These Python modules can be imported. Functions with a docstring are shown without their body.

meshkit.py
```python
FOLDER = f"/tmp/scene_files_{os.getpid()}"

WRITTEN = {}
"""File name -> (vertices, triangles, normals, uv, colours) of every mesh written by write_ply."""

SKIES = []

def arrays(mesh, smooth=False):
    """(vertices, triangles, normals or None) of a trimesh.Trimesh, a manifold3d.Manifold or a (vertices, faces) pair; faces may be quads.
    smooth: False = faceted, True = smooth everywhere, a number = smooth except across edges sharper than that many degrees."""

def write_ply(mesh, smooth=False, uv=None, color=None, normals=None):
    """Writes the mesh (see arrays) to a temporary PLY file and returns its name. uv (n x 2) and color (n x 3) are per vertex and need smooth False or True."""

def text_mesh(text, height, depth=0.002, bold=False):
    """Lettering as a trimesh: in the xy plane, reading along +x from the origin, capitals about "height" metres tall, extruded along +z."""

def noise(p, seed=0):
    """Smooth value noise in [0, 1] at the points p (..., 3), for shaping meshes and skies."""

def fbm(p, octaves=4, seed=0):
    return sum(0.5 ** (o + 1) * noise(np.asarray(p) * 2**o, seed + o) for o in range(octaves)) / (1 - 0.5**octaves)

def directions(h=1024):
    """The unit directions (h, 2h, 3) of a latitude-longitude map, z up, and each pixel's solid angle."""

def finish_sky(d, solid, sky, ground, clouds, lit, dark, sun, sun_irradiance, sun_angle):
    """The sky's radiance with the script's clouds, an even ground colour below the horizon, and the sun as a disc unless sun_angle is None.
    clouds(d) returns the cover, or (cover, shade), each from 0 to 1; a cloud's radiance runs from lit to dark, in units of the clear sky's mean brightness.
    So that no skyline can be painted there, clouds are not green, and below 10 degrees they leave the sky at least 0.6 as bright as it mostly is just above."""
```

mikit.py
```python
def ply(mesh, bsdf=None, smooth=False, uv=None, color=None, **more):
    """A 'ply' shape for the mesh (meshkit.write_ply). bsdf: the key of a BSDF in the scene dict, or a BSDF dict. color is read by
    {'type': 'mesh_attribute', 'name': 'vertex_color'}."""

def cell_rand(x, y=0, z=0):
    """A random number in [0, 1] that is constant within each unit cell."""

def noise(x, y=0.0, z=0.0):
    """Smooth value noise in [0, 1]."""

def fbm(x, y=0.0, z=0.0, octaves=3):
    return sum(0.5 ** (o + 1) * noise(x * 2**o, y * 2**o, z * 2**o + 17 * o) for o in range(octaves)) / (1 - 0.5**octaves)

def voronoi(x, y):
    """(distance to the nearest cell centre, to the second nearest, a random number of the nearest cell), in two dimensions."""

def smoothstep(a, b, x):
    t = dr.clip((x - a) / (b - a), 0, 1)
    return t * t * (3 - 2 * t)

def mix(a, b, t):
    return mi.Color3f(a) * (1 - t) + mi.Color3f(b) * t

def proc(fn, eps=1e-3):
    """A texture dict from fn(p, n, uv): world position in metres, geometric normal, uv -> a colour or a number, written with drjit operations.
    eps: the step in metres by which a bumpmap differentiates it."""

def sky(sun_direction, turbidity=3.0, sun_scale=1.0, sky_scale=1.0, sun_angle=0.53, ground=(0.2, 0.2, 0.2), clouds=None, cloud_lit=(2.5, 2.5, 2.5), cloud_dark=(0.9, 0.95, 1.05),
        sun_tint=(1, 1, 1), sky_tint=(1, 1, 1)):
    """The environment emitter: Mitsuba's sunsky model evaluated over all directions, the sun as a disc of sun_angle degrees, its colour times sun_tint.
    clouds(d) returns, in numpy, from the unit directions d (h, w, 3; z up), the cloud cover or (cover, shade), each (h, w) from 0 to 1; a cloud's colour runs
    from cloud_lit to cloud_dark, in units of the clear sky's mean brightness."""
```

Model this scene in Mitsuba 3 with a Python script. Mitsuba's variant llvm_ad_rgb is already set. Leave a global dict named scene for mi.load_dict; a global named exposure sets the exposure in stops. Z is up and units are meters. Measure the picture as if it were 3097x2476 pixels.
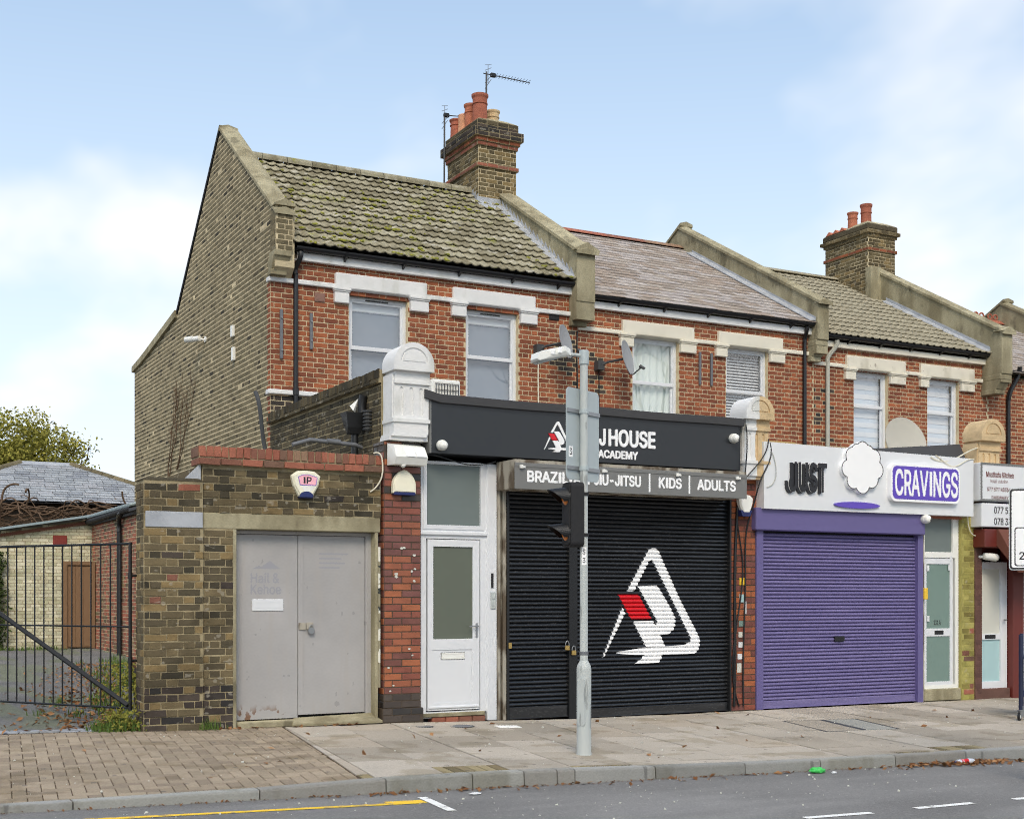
import math, numpy as np, drjit as dr, mitsuba as mi, trimesh, shapely, mikit, meshkit
from shapely.geometry import Polygon, LineString, MultiPolygon, Point
from shapely.ops import unary_union
T = mi.ScalarTransform4f
scene, labels = {}, {}

# ------------------------------------------------------------------ camera, sky, exposure
PSI = math.atan2(2098.0, 3920.0)                    # the camera looks 28 degrees to the right of straight at the shop fronts
CAM = np.array([0.0, -13.27, 1.417])
FWD = np.array([math.sin(PSI), math.cos(PSI), 0.0])
scene['camera'] = {'type': 'perspective', 'fov': 2 * math.degrees(math.atan(1548.5 / 3920.0)), 'fov_axis': 'x', 'principal_point_offset_y': -0.227,
                   'near_clip': 0.1, 'far_clip': 3000.0, 'to_world': T().look_at(origin=CAM.tolist(), target=(CAM + FWD).tolist(), up=[0, 0, 1])}
exposure = 2.6


def clouds(d):
    """Thin broken cloud, thicker towards the horizon, all the way round."""
    z = np.clip(d[..., 2], 0.02, 1)
    p = d / (z[..., None] + 0.35)
    n = meshkit.fbm(p * np.array([2.1, 2.1, 1.0]) + np.array([1.71, 4.74, 16.03]), 6, 11)
    w = meshkit.fbm(p * np.array([5.0, 3.2, 2.0]) + np.array([11.64, 1.88, 8.66]), 5, 23)
    v = meshkit.fbm(p * np.array([11.0, 7.0, 5.0]) + np.array([3.1, 4.4, 9.2]), 4, 37)
    cover = np.clip((0.58 * n + 0.30 * w + 0.12 * v - 0.465) / 0.13, 0, 1) ** 1.2
    haze = np.clip(1 - z / 0.50, 0, 1) ** 1.3
    return np.clip(0.22 + 0.68 * haze + 0.46 * cover, 0, 1), 0.0 * cover


scene['sky'] = mikit.sky([-0.32, -0.68, 0.66], turbidity=3.0, sun_scale=0.30, sky_scale=1.0, sky_tint=(0.86, 1.0, 0.97), sun_angle=24.0, sun_tint=(0.93, 0.98, 1.10), clouds=clouds, cloud_lit=(2.1, 2.12, 2.15), cloud_dark=(1.5, 1.6, 1.75))


# ------------------------------------------------------------------ materials
def lin(c):
    c = np.asarray(c, float) / 255.0
    return np.where(c <= 0.04045, c / 12.92, ((c + 0.055) / 1.055) ** 2.4)


def mat(name, rgb, rough=0.6, metallic=0.0, spec=0.5, **more):
    scene[name] = {'type': 'twosided', 'b': {'type': 'principled', 'base_color': {'type': 'rgb', 'value': [float(x) for x in lin(rgb)]} if not isinstance(rgb, dict) else rgb,
                                             'roughness': rough, 'metallic': metallic, 'specular': spec, **more}}
    return name


# five tones per kind of masonry piece; a piece's uv is (its own random number, the row below + 0.5)
TONES = [
    [(104, 96, 75), (112, 103, 81), (118, 109, 86), (107, 99, 78), (125, 115, 91)],          # 0 weathered yellow stock brick of the gable
    [(86, 78, 62), (98, 88, 68), (110, 98, 74), (92, 83, 66), (128, 110, 78)],          # 1 mixed stock brick of the low wall
    [(136, 81, 59), (127, 76, 56), (144, 87, 63), (118, 71, 54), (152, 90, 62)],          # 2 red facing brick
    [(128, 74, 60), (112, 72, 66), (142, 84, 60), (108, 68, 60), (152, 90, 60)],           # 3 smooth red brick of the pilasters
    [(60, 55, 52), (70, 62, 57), (52, 50, 49), (64, 57, 53), (74, 66, 60)],               # 4 dark engineering brick
    [(204, 202, 176), (192, 190, 164), (212, 208, 184), (182, 180, 150), (200, 194, 166)],  # 5 whitewashed brick
    [(152, 145, 82), (142, 134, 74), (160, 152, 90), (130, 120, 68), (148, 140, 82)],      # 6 yellow painted brick
    [(142, 88, 72), (126, 86, 72), (152, 96, 78), (114, 88, 74), (136, 110, 90)],          # 7 old red coping brick
    [(68, 63, 52), (75, 69, 56), (82, 75, 60), (64, 60, 50), (90, 82, 64)],               # 8 dark stock brick of the side wall
    [(190, 176, 144), (186, 172, 140), (194, 180, 148), (184, 170, 138), (190, 176, 146)],  # 9 buff mortar
    [(146, 134, 106), (142, 130, 104), (150, 138, 110), (140, 130, 102), (148, 136, 108)],     # 10 grey brown mortar
    [(72, 62, 52), (66, 58, 50), (76, 66, 56), (70, 60, 52), (74, 64, 54)],               # 11 dark mortar
    [(132, 122, 113), (144, 135, 126), (152, 145, 140), (137, 125, 115), (147, 140, 136)],  # 12 roof slate
    [(154, 140, 122), (147, 134, 116), (161, 147, 128), (140, 127, 111), (156, 142, 124)],  # 13 block paving
    [(170, 162, 150), (162, 154, 142), (176, 168, 156), (154, 146, 134), (168, 158, 144)],  # 14 paving slab
    [(150, 150, 144), (140, 140, 136), (158, 158, 152), (146, 144, 138), (154, 154, 150)],  # 15 granite kerb
    [(172, 108, 84), (162, 98, 78), (180, 114, 90), (154, 94, 76), (196, 144, 112)],         # 16 terracotta
    [(146, 150, 154), (138, 142, 146), (154, 158, 162), (132, 136, 142), (150, 152, 156)],  # 17 pale slate of the low roof
    [(104, 94, 70), (94, 84, 62), (116, 103, 76), (86, 77, 58), (128, 111, 78)],        # 18 chimney brick
    [(196, 172, 134), (202, 180, 142), (188, 164, 128), (198, 174, 136), (206, 186, 150)],       # 19 buff terracotta
    [(164, 168, 176), (150, 154, 162), (172, 176, 182), (158, 160, 166), (142, 146, 154)],  # 20 grey setts
    [(96, 70, 64), (90, 66, 60), (100, 74, 66), (92, 68, 62), (98, 72, 64)],             # 21 brown painted brick
    [(140, 128, 98), (124, 112, 86), (150, 138, 108), (132, 120, 94), (112, 102, 78)],     # 22 mossy small paving blocks
]
RAMP = lin(np.array(TONES, float)).reshape(-1, 3)


def ramp(uv):
    k = dr.clip(dr.floor(uv.x * 5), 0, 4) + 5 * dr.floor(uv.y)
    i = mi.UInt32(dr.clip(k, 0, len(RAMP) - 1))
    return mi.Color3f(*[dr.gather(mi.Float, mi.Float(np.ascontiguousarray(RAMP[:, c])), i) for c in range(3)])


def f_masonry(p, n, uv):
    a = mikit.fbm(p.x * 9 + 3.1, p.y * 9, p.z * 11, octaves=3)
    g = mikit.noise(p.x * 110, p.y * 110, p.z * 110)
    big = mikit.fbm(p.x * 0.9, p.y * 0.9 + 4.7, p.z * 0.7, octaves=2)
    return ramp(uv) * (0.56 + 0.5 * a + 0.22 * g + 0.2 * big)


PROC_MASONRY = mikit.proc(f_masonry)
mat('m_masonry', PROC_MASONRY, 0.88, spec=0.25)
mat('m_smooth_brick', PROC_MASONRY, 0.32, spec=0.5)


def f_dark_stains(p, n, uv):
    """Soot-stained old brick and stone: masonry with black and pale lime patches."""
    s = mikit.smoothstep(0.50, 0.66, mikit.fbm(p.x * 2.6 + 7, p.y * 2.6, p.z * 3.4, octaves=4))
    w = mikit.smoothstep(0.70, 0.76, mikit.fbm(p.x * 13, p.y * 13 + 3, p.z * 15, octaves=3))
    c = f_masonry(p, n, uv)
    return mikit.mix(mikit.mix(c, c * 0.6, s * 0.6), mi.Color3f(0.42, 0.39, 0.32), w * 0.35)


mat('m_stained_brick', mikit.proc(f_dark_stains), 0.9, spec=0.2)


def f_cement(p, n, uv):
    a = mikit.fbm(p.x * 2.2, p.y * 2.2, p.z * 2.2, octaves=4)
    streak = mikit.fbm(p.x * 7, p.y * 7, p.z * 1.1 + 9, octaves=3)
    g = mikit.noise(p.x * 70, p.y * 70, p.z * 70)
    c = mikit.mix(mi.Color3f(0.215, 0.187, 0.118), mi.Color3f(0.37, 0.335, 0.225), mikit.smoothstep(0.3, 0.7, 0.5 * a + 0.5 * streak))
    dark = mikit.smoothstep(0.6, 0.74, mikit.fbm(p.x * 5 + 20, p.y * 5, p.z * 2.5, octaves=4))
    return mikit.mix(c, mi.Color3f(0.085, 0.075, 0.05), dark * 0.55) * (0.86 + 0.28 * g)


mat('m_cement', mikit.proc(f_cement), 0.92, spec=0.2)


def f_tile(p, n, uv):
    a = mikit.fbm(p.x * 14, p.y * 5, p.z * 5, octaves=3)
    g = mikit.noise(p.x * 60, p.y * 60, p.z * 60)
    moss = mikit.smoothstep(0.60, 0.72, mikit.fbm(p.x * 3.4 + 2, p.y * 4.6, p.z * 4, octaves=4)) * mikit.smoothstep(0.45, 0.6, g)
    lich = mikit.smoothstep(0.66, 0.72, mikit.fbm(p.x * 6 + 31, p.y * 7, p.z * 7, octaves=3))
    c = mikit.mix(mi.Color3f(0.175, 0.155, 0.10), mi.Color3f(0.32, 0.295, 0.21), mikit.smoothstep(0.2, 0.8, a * 0.6 + 0.4 * uv.x))
    c = mikit.mix(c, mi.Color3f(0.47, 0.45, 0.39), lich * 0.5 * uv.y)
    c = mikit.mix(mi.Color3f(0.31, 0.28, 0.205) * (0.8 + 0.4 * a), c, dr.clip(uv.y, 0, 1) * 0.85 + 0.15)
    return mikit.mix(c, mi.Color3f(0.20, 0.21, 0.035), moss * 0.75 * uv.y) * (0.85 + 0.3 * g)


mat('m_roof_tile', mikit.proc(f_tile), 0.92, spec=0.2)


def f_asphalt(p, n, uv):
    g = mikit.noise(p.x * 95, p.y * 95, 2.0)
    h = mikit.noise(p.x * 38, p.y * 38, 7.0)
    b = mikit.fbm(p.x * 0.8, p.y * 0.8, 1.0, octaves=4)
    st = mikit.smoothstep(0.80, 0.9, h) * 0.03
    wear = mikit.smoothstep(0.5, 0.75, mikit.fbm(p.x * 0.35 + 5, p.y * 2.0, 3.0, octaves=3))
    v = 0.108 + 0.060 * b + 0.045 * (g - 0.5) + st + 0.03 * wear
    return mi.Color3f(v * 1.02, v * 1.0, v * 0.98)


mat('m_asphalt', mikit.proc(f_asphalt), 0.9, spec=0.3)


def f_stone_ground(p, n, uv):
    """Paving: piece tone, grain, dark chewing-gum spots and damp blotches, green in places."""
    d1, _, r = mikit.voronoi(p.x * 3.1, p.y * 3.1)
    gum = (1 - mikit.smoothstep(0.05, 0.085, d1)) * mikit.smoothstep(0.62, 0.64, r)
    a = mikit.fbm(p.x * 1.3 + 4, p.y * 1.3, 0.5, octaves=4)
    g = mikit.noise(p.x * 85, p.y * 85, p.z * 85)
    blot = mikit.smoothstep(0.56, 0.72, mikit.fbm(p.x * 3.2, p.y * 3.2 + 9, 2.0, octaves=4))
    c = ramp(uv) * (0.52 + 0.34 * a + 0.2 * g)
    c = mikit.mix(c, c * mi.Color3f(0.74, 0.72, 0.66), blot * 0.8)
    return mikit.mix(c, mi.Color3f(0.07, 0.07, 0.07), gum * 0.55)


mat('m_paving', mikit.proc(f_stone_ground), 0.88, spec=0.25)


def f_steel_door(p, n, uv):
    a = mikit.fbm(p.x * 2.3, 1.0, p.z * 1.6, octaves=4)
    g = mikit.noise(p.x * 55, 1.0, p.z * 55)
    streak = mikit.smoothstep(0.55, 0.75, mikit.fbm(p.x * 16, 2.0, p.z * 1.3, octaves=3))
    scuff = mikit.smoothstep(0.79, 0.83, mikit.fbm(p.x * 15 + 16, 4.0, p.z * 9 + 21, octaves=3))
    edge = mikit.fbm(p.x * 13 + 8, 6.0, p.z * 9, octaves=3)
    rust = mikit.smoothstep(0.62, 0.68, edge) * (1 - mikit.smoothstep(0.17, 0.30, p.z + 0.05 * mikit.noise(p.x * 30, 0, 0))) * (1 - mikit.smoothstep(4.5, 4.6, p.x))
    c = mi.Color3f(0.35, 0.34, 0.335) * (0.86 + 0.24 * a + 0.05 * g)
    c = mikit.mix(c, mi.Color3f(0.36, 0.335, 0.31), streak * 0.35)
    c = mikit.mix(c, mi.Color3f(0.14, 0.14, 0.15), scuff * 0.35)
    return mikit.mix(c, mi.Color3f(0.16, 0.075, 0.03), rust * 0.9)


mat('m_grey_door', mikit.proc(f_steel_door), 0.5)


def f_white(p, n, uv):
    """White paint with the grey-green dirt that gathers in patches and runs."""
    a = mikit.smoothstep(0.55, 0.8, mikit.fbm(p.x * 5, p.y * 5, p.z * 1.7, octaves=4))
    g = mikit.noise(p.x * 40, p.y * 40, p.z * 40)
    return mikit.mix(mi.Color3f(0.70, 0.70, 0.69), mi.Color3f(0.45, 0.45, 0.39), a * 0.55) * (0.95 + 0.07 * g)


mat('m_white_paint', mikit.proc(f_white), 0.55)


def f_cream(p, n, uv):
    a = mikit.smoothstep(0.5, 0.8, mikit.fbm(p.x * 4 + 9, p.y * 4, p.z * 2, octaves=4))
    chip = mikit.smoothstep(0.73, 0.77, mikit.fbm(p.x * 17, p.y * 17, p.z * 17, octaves=3)) * uv.y
    c = mikit.mix(mi.Color3f(0.70, 0.66, 0.55), mi.Color3f(0.50, 0.46, 0.36), a * (0.3 + 0.6 * uv.y))
    return mikit.mix(c, mi.Color3f(0.30, 0.24, 0.17), chip * 0.7)


mat('m_cream_paint', mikit.proc(f_cream), 0.7)


def f_flaky(p, n, uv):
    """Bare concrete with flakes of old white paint left on it."""
    f = mikit.smoothstep(0.54, 0.57, mikit.fbm(p.x * 11, p.y * 11, p.z * 8, octaves=4))
    k = mikit.smoothstep(0.66, 0.69, mikit.fbm(p.x * 19 + 4, p.y * 19, p.z * 15, octaves=3))
    return mikit.mix(mikit.mix(mi.Color3f(0.27, 0.24, 0.16), mi.Color3f(0.66, 0.64, 0.56), f), mi.Color3f(0.04, 0.045, 0.04), k)


mat('m_flaky_paint', mikit.proc(f_flaky), 0.85)


def f_rusty(p, n, uv):
    a = mikit.fbm(p.x * 9, p.y * 9, p.z * 3, octaves=4)
    return mikit.mix(mi.Color3f(0.10, 0.075, 0.05), mi.Color3f(0.36, 0.33, 0.27), mikit.smoothstep(0.4, 0.62, a))


mat('m_rusty_metal', mikit.proc(f_rusty), 0.7)


def f_black_slat(p, n, uv):
    a = mikit.smoothstep(0.5, 0.75, mikit.fbm(p.x * 1.6, 3.0, p.z * 30, octaves=3))
    s = mikit.smoothstep(0.8, 0.84, mikit.noise(p.x * 35, 1.0, p.z * 60))
    return mi.Color3f(0.012, 0.013, 0.015) * (1 + 0.9 * a) + mi.Color3f(0.05) * s * 0.4


mat('m_black_slat', mikit.proc(f_black_slat), 0.24, spec=0.8)


def f_purple_slat(p, n, uv):
    a = mikit.fbm(p.x * 1.4, 3.0, p.z * 26, octaves=3)
    g = mikit.noise(p.x * 20, 1.0, p.z * 50)
    return mikit.mix(mi.Color3f(0.115, 0.097, 0.235), mi.Color3f(0.195, 0.168, 0.335), a) * (0.92 + 0.16 * g)


mat('m_purple_slat', mikit.proc(f_purple_slat), 0.36)
mat('m_purple_paint', (96, 88, 136), 0.5)


def f_pole(p, n, uv):
    a = mikit.fbm(p.x * 14, p.y * 14, p.z * 3, octaves=3)
    s = mikit.smoothstep(0.62, 0.72, mikit.fbm(p.x * 30 + 2, p.y * 30, p.z * 4, octaves=3))
    return mikit.mix(mi.Color3f(0.40, 0.44, 0.44), mi.Color3f(0.50, 0.52, 0.50), a) * (1 - 0.35 * s)


mat('m_galvanised', mikit.proc(f_pole), 0.5, spec=0.4)


def f_lead(p, n, uv):
    a = mikit.fbm(p.x * 5, p.y * 5, p.z * 5, octaves=3)
    return mikit.mix(mi.Color3f(0.26, 0.28, 0.31), mi.Color3f(0.46, 0.48, 0.51), a)


mat('m_lead', mikit.proc(f_lead), 0.5)


def f_tarmac_drive(p, n, uv):
    g = mikit.noise(p.x * 70, p.y * 70, 2.0)
    moss = mikit.smoothstep(0.50, 0.64, mikit.fbm(p.x * 2.2 + 3, p.y * 0.5, 1.0, octaves=4))
    v = 0.08 + 0.05 * mikit.fbm(p.x * 2, p.y * 2, 4.0) + 0.06 * (g - 0.5)
    return mikit.mix(mi.Color3f(v, v, v), mi.Color3f(0.10, 0.13, 0.03), moss * 0.3)


mat('m_drive', mikit.proc(f_tarmac_drive), 0.9)


def f_road_paint(p, n, uv):
    w = mikit.smoothstep(0.62, 0.70, mikit.fbm(p.x * 16, p.y * 16, 1.0, octaves=3))
    c = mikit.mix(mi.Color3f(0.68, 0.68, 0.66), mi.Color3f(0.72, 0.46, 0.035), uv.x)
    return mikit.mix(c, mi.Color3f(0.17, 0.16, 0.14), w * 0.6)


mat('m_road_paint', mikit.proc(f_road_paint), 0.7)


def f_leaf(p, n, uv):
    r = mikit.noise(p.x * 9, p.y * 9, p.z * 9)
    return mikit.mix(mi.Color3f(0.13, 0.14, 0.03), mi.Color3f(0.42, 0.38, 0.09), uv.x * 0.7 + 0.3 * r)


scene['m_leaf'] = {'type': 'twosided', 'b': {'type': 'diffuse', 'reflectance': mikit.proc(f_leaf)}}


def f_dead_leaf(p, n, uv):
    return mikit.mix(mi.Color3f(0.13, 0.055, 0.025), mi.Color3f(0.40, 0.22, 0.11), uv.x)


scene['m_dead_leaf'] = {'type': 'twosided', 'b': {'type': 'diffuse', 'reflectance': mikit.proc(f_dead_leaf)}}
for name, rgb, rough, metal in (('m_pvc', (212, 214, 217), 0.3, 0), ('m_black', (22, 23, 25), 0.45, 0), ('m_black_matt', (30, 30, 32), 0.75, 0), ('m_gutter', (26, 27, 30), 0.35, 0), ('m_fascia_panel', (36, 39, 43), 0.28, 0),
                                ('m_grey_panel', (112, 112, 110), 0.4, 0), ('m_letter_white', (238, 238, 238), 0.4, 0), ('m_red', (204, 24, 34), 0.4, 0), ('m_sign_white', (214, 216, 218), 0.4, 0),
                                ('m_violet', (92, 70, 176), 0.4, 0), ('m_ink', (34, 34, 38), 0.5, 0), ('m_cream_plastic', (230, 226, 204), 0.35, 0), ('m_white_plastic', (226, 226, 220), 0.35, 0),
                                ('m_blue', (34, 44, 96), 0.4, 0), ('m_pink', (238, 176, 188), 0.4, 0), ('m_brass', (190, 160, 96), 0.35, 0.6), ('m_steel', (150, 152, 154), 0.4, 0.7), ('m_zinc', (110, 112, 116), 0.55, 0.3),
                                ('m_dark_grey', (66, 68, 70), 0.6, 0), ('m_dish', (122, 126, 130), 0.5, 0), ('m_bowl', (150, 152, 154), 0.45, 0), ('m_pale_dish', (178, 174, 162), 0.55, 0), ('m_sign_back', (170, 180, 182), 0.5, 0.1), ('m_amber', (196, 112, 40), 0.3, 0), ('m_wood', (126, 98, 72), 0.8, 0),
                                ('m_bark', (86, 74, 60), 0.9, 0), ('m_vine', (96, 76, 58), 0.9, 0), ('m_felt', (62, 62, 64), 0.85, 0), ('m_blind', (122, 135, 150), 0.8, 0), ('m_blind_white', (214, 218, 222), 0.8, 0),
                                ('m_net', (206, 216, 212), 0.8, 0), ('m_frosted', (104, 114, 112), 0.4, 0), ('m_frosted_green', (92, 98, 86), 0.4, 0), ('m_room', (46, 46, 46), 0.9, 0), ('m_day_night', (196, 208, 220), 0.8, 0),
                                ('m_redbrown', (98, 38, 30), 0.5, 0), ('m_awning', (104, 62, 48), 0.8, 0), ('m_soil', (70, 58, 44), 0.95, 0), ('m_hedge', (60, 74, 34), 0.9, 0), ('m_teal_film', (160, 190, 192), 0.4, 0),
                                ('m_teal_glass', (112, 134, 126), 0.35, 0), ('m_yellow', (226, 186, 56), 0.5, 0), ('m_airbrick', (132, 100, 88), 0.8, 0), ('m_ghost', (148, 148, 154), 0.5, 0), ('m_pale_paper', (196, 196, 186), 0.7, 0),
                                ('m_green_wrapper', (70, 190, 90), 0.4, 0), ('m_silver', (210, 214, 222), 0.3, 0.3), ('m_cable_white', (216, 210, 190), 0.5, 0), ('m_white_tile', (236, 236, 232), 0.5, 0), ('m_navy', (34, 40, 66), 0.5, 0),
                                ('m_grey_pipe', (172, 172, 160), 0.6, 0), ('m_ochre_wood', (160, 134, 84), 0.8, 0), ('m_grass', (78, 100, 40), 0.9, 0), ('m_red_vent', (128, 52, 44), 0.7, 0), ('m_corrugated', (150, 166, 172), 0.5, 0.2)):
    mat(name, rgb, rough, metal)
scene['m_glass'] = {'type': 'thindielectric', 'int_ior': 1.75}
# ------------------------------------------------------------------ meshes
COUNT = {}


def numbered(key):
    n = COUNT.get(key, 0)
    COUNT[key] = n + 1
    return key if n == 0 else f'{key}_{n:03d}'


def thing(name, label=None, cat=None, group=None, kind=None):
    key = numbered(name)
    labels[key] = {k: v for k, v in (('label', label), ('category', cat), ('group', group), ('kind', kind)) if v}
    return key


def put(key, mesh, bsdf, smooth=False, tone=None, uv=None):
    v, f = mesh
    if tone is not None:
        uv = np.tile([[tone[0], tone[1] + 0.5]], (len(v), 1))
    if uv is not None and smooth not in (True, False):
        smooth = False
    scene[key] = mikit.ply((v, f), bsdf, smooth, uv)
    return key


def part(parent, name, mesh, bsdf, smooth=False, tone=None, uv=None, label=None, kind=None):
    key = numbered(f'{parent}__{name}')
    if label or kind:
        labels[key] = {k: v for k, v in (('label', label), ('kind', kind)) if v}
    return put(key, mesh, bsdf, smooth, tone, uv)


def whole(name, mesh, bsdf, label, cat, smooth=False, tone=None, uv=None, group=None, kind=None):
    return put(thing(name, label, cat, group, kind), mesh, bsdf, smooth, tone, uv)


def ground(name, mesh, bsdf, smooth=False, tone=None, uv=None):
    return put(thing(name, kind='structure'), mesh, bsdf, smooth, tone, uv)


def join(*ms):
    ms = ms[0] if len(ms) == 1 and isinstance(ms[0], list) else ms
    vs, fs, n = [], [], 0
    for v, f in ms:
        vs.append(v)
        fs.append(np.asarray(f) + n)
        n += len(v)
    return np.vstack(vs), np.vstack(fs)


def tm(m):
    return np.array(m.vertices), np.array(m.faces)


class Frame:
    """A local frame: u along, v up, w out of the surface."""
    def __init__(s, o, eu, ev=(0, 0, 1)):
        s.o, s.eu, s.ev = (np.array(x, float) for x in (o, eu, ev))
        s.ew = np.cross(s.eu, s.ev)

    def __call__(s, mesh):
        v, f = mesh
        v = np.asarray(v, float)
        return s.o + v[:, :1] * s.eu + v[:, 1:2] * s.ev + v[:, 2:3] * s.ew, f

    def at(s, u, v, w=0.0):
        return s.o + u * s.eu + v * s.ev + w * s.ew


def front(y=0.0):
    return Frame((0, y, 0), (1, 0, 0))          # u = x, v = z, w towards the street


def left(x=0.0):
    return Frame((x, 0, 0), (0, -1, 0))         # u = -y, v = z, w towards -x


BOXF = np.array([[0, 2, 1], [0, 3, 2], [4, 5, 6], [4, 6, 7], [0, 1, 5], [0, 5, 4], [1, 2, 6], [1, 6, 5], [2, 3, 7], [2, 7, 6], [3, 0, 4], [3, 4, 7]])


def bx(x0, x1, y0, y1, z0, z1):
    return np.array([[x0, y0, z0], [x1, y0, z0], [x1, y1, z0], [x0, y1, z0], [x0, y0, z1], [x1, y0, z1], [x1, y1, z1], [x0, y1, z1]], float), BOXF


def cb(x0, x1, y0, y1, z0, z1, b=0.01):
    """A box with all its edges chamfered."""
    b = min(b, 0.45 * (x1 - x0), 0.45 * (y1 - y0), 0.45 * (z1 - z0))
    pts = []
    for x, sx in ((x0, 1), (x1, -1)):
        for y, sy in ((y0, 1), (y1, -1)):
            for z, sz in ((z0, 1), (z1, -1)):
                pts += [(x, y + sy * b, z + sz * b), (x + sx * b, y, z + sz * b), (x + sx * b, y + sy * b, z)]
    return tm(trimesh.Trimesh(np.array(pts)).convex_hull)


def hull(pts):
    return tm(trimesh.Trimesh(np.asarray(pts, float)).convex_hull)


def prism(poly, w0, w1):
    """A shapely polygon in (u, v) extruded from w0 to w1."""
    out = []
    for g in getattr(poly, 'geoms', [poly]):
        if g.is_empty or g.geom_type != 'Polygon' or g.area < 1e-7:
            continue
        m = trimesh.creation.extrude_polygon(g, w1 - w0, engine='earcut')
        v = np.array(m.vertices)
        v[:, 2] += w0
        out.append((v, np.array(m.faces)))
    return join(out)


def rect(x0, x1, z0, z1):
    return shapely.box(x0, z0, x1, z1)


def rrect(x0, x1, z0, z1, r):
    return shapely.box(x0 + r, z0 + r, x1 - r, z1 - r).buffer(r, quad_segs=6)


def tube(points, r, sides=8, caps=True):
    p = np.asarray(points, float)
    r = np.broadcast_to(r, (len(p),))
    t = np.gradient(p, axis=0)
    t /= np.linalg.norm(t, axis=1, keepdims=True) + 1e-12
    a = np.cross(t[0], [0, 0, 1.0] if abs(t[0][2]) < 0.9 else [1.0, 0, 0])
    ring, ang = [], np.arange(sides) * 2 * np.pi / sides
    for i in range(len(p)):
        a = a - t[i] * (a @ t[i])
        a /= np.linalg.norm(a) + 1e-12
        b = np.cross(t[i], a)
        ring.append(p[i] + r[i] * (np.cos(ang)[:, None] * a + np.sin(ang)[:, None] * b))
    v = np.vstack(ring)
    f = []
    for i in range(len(p) - 1):
        for j in range(sides):
            k = (j + 1) % sides
            f += [(i * sides + j, i * sides + k, (i + 1) * sides + k), (i * sides + j, (i + 1) * sides + k, (i + 1) * sides + j)]
    if caps:
        n = len(v)
        v = np.vstack([v, p[:1], p[-1:]])
        for j in range(sides):
            k = (j + 1) % sides
            f += [(n, k, j), (n + 1, (len(p) - 1) * sides + j, (len(p) - 1) * sides + k)]
    return v, np.array(f)


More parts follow.
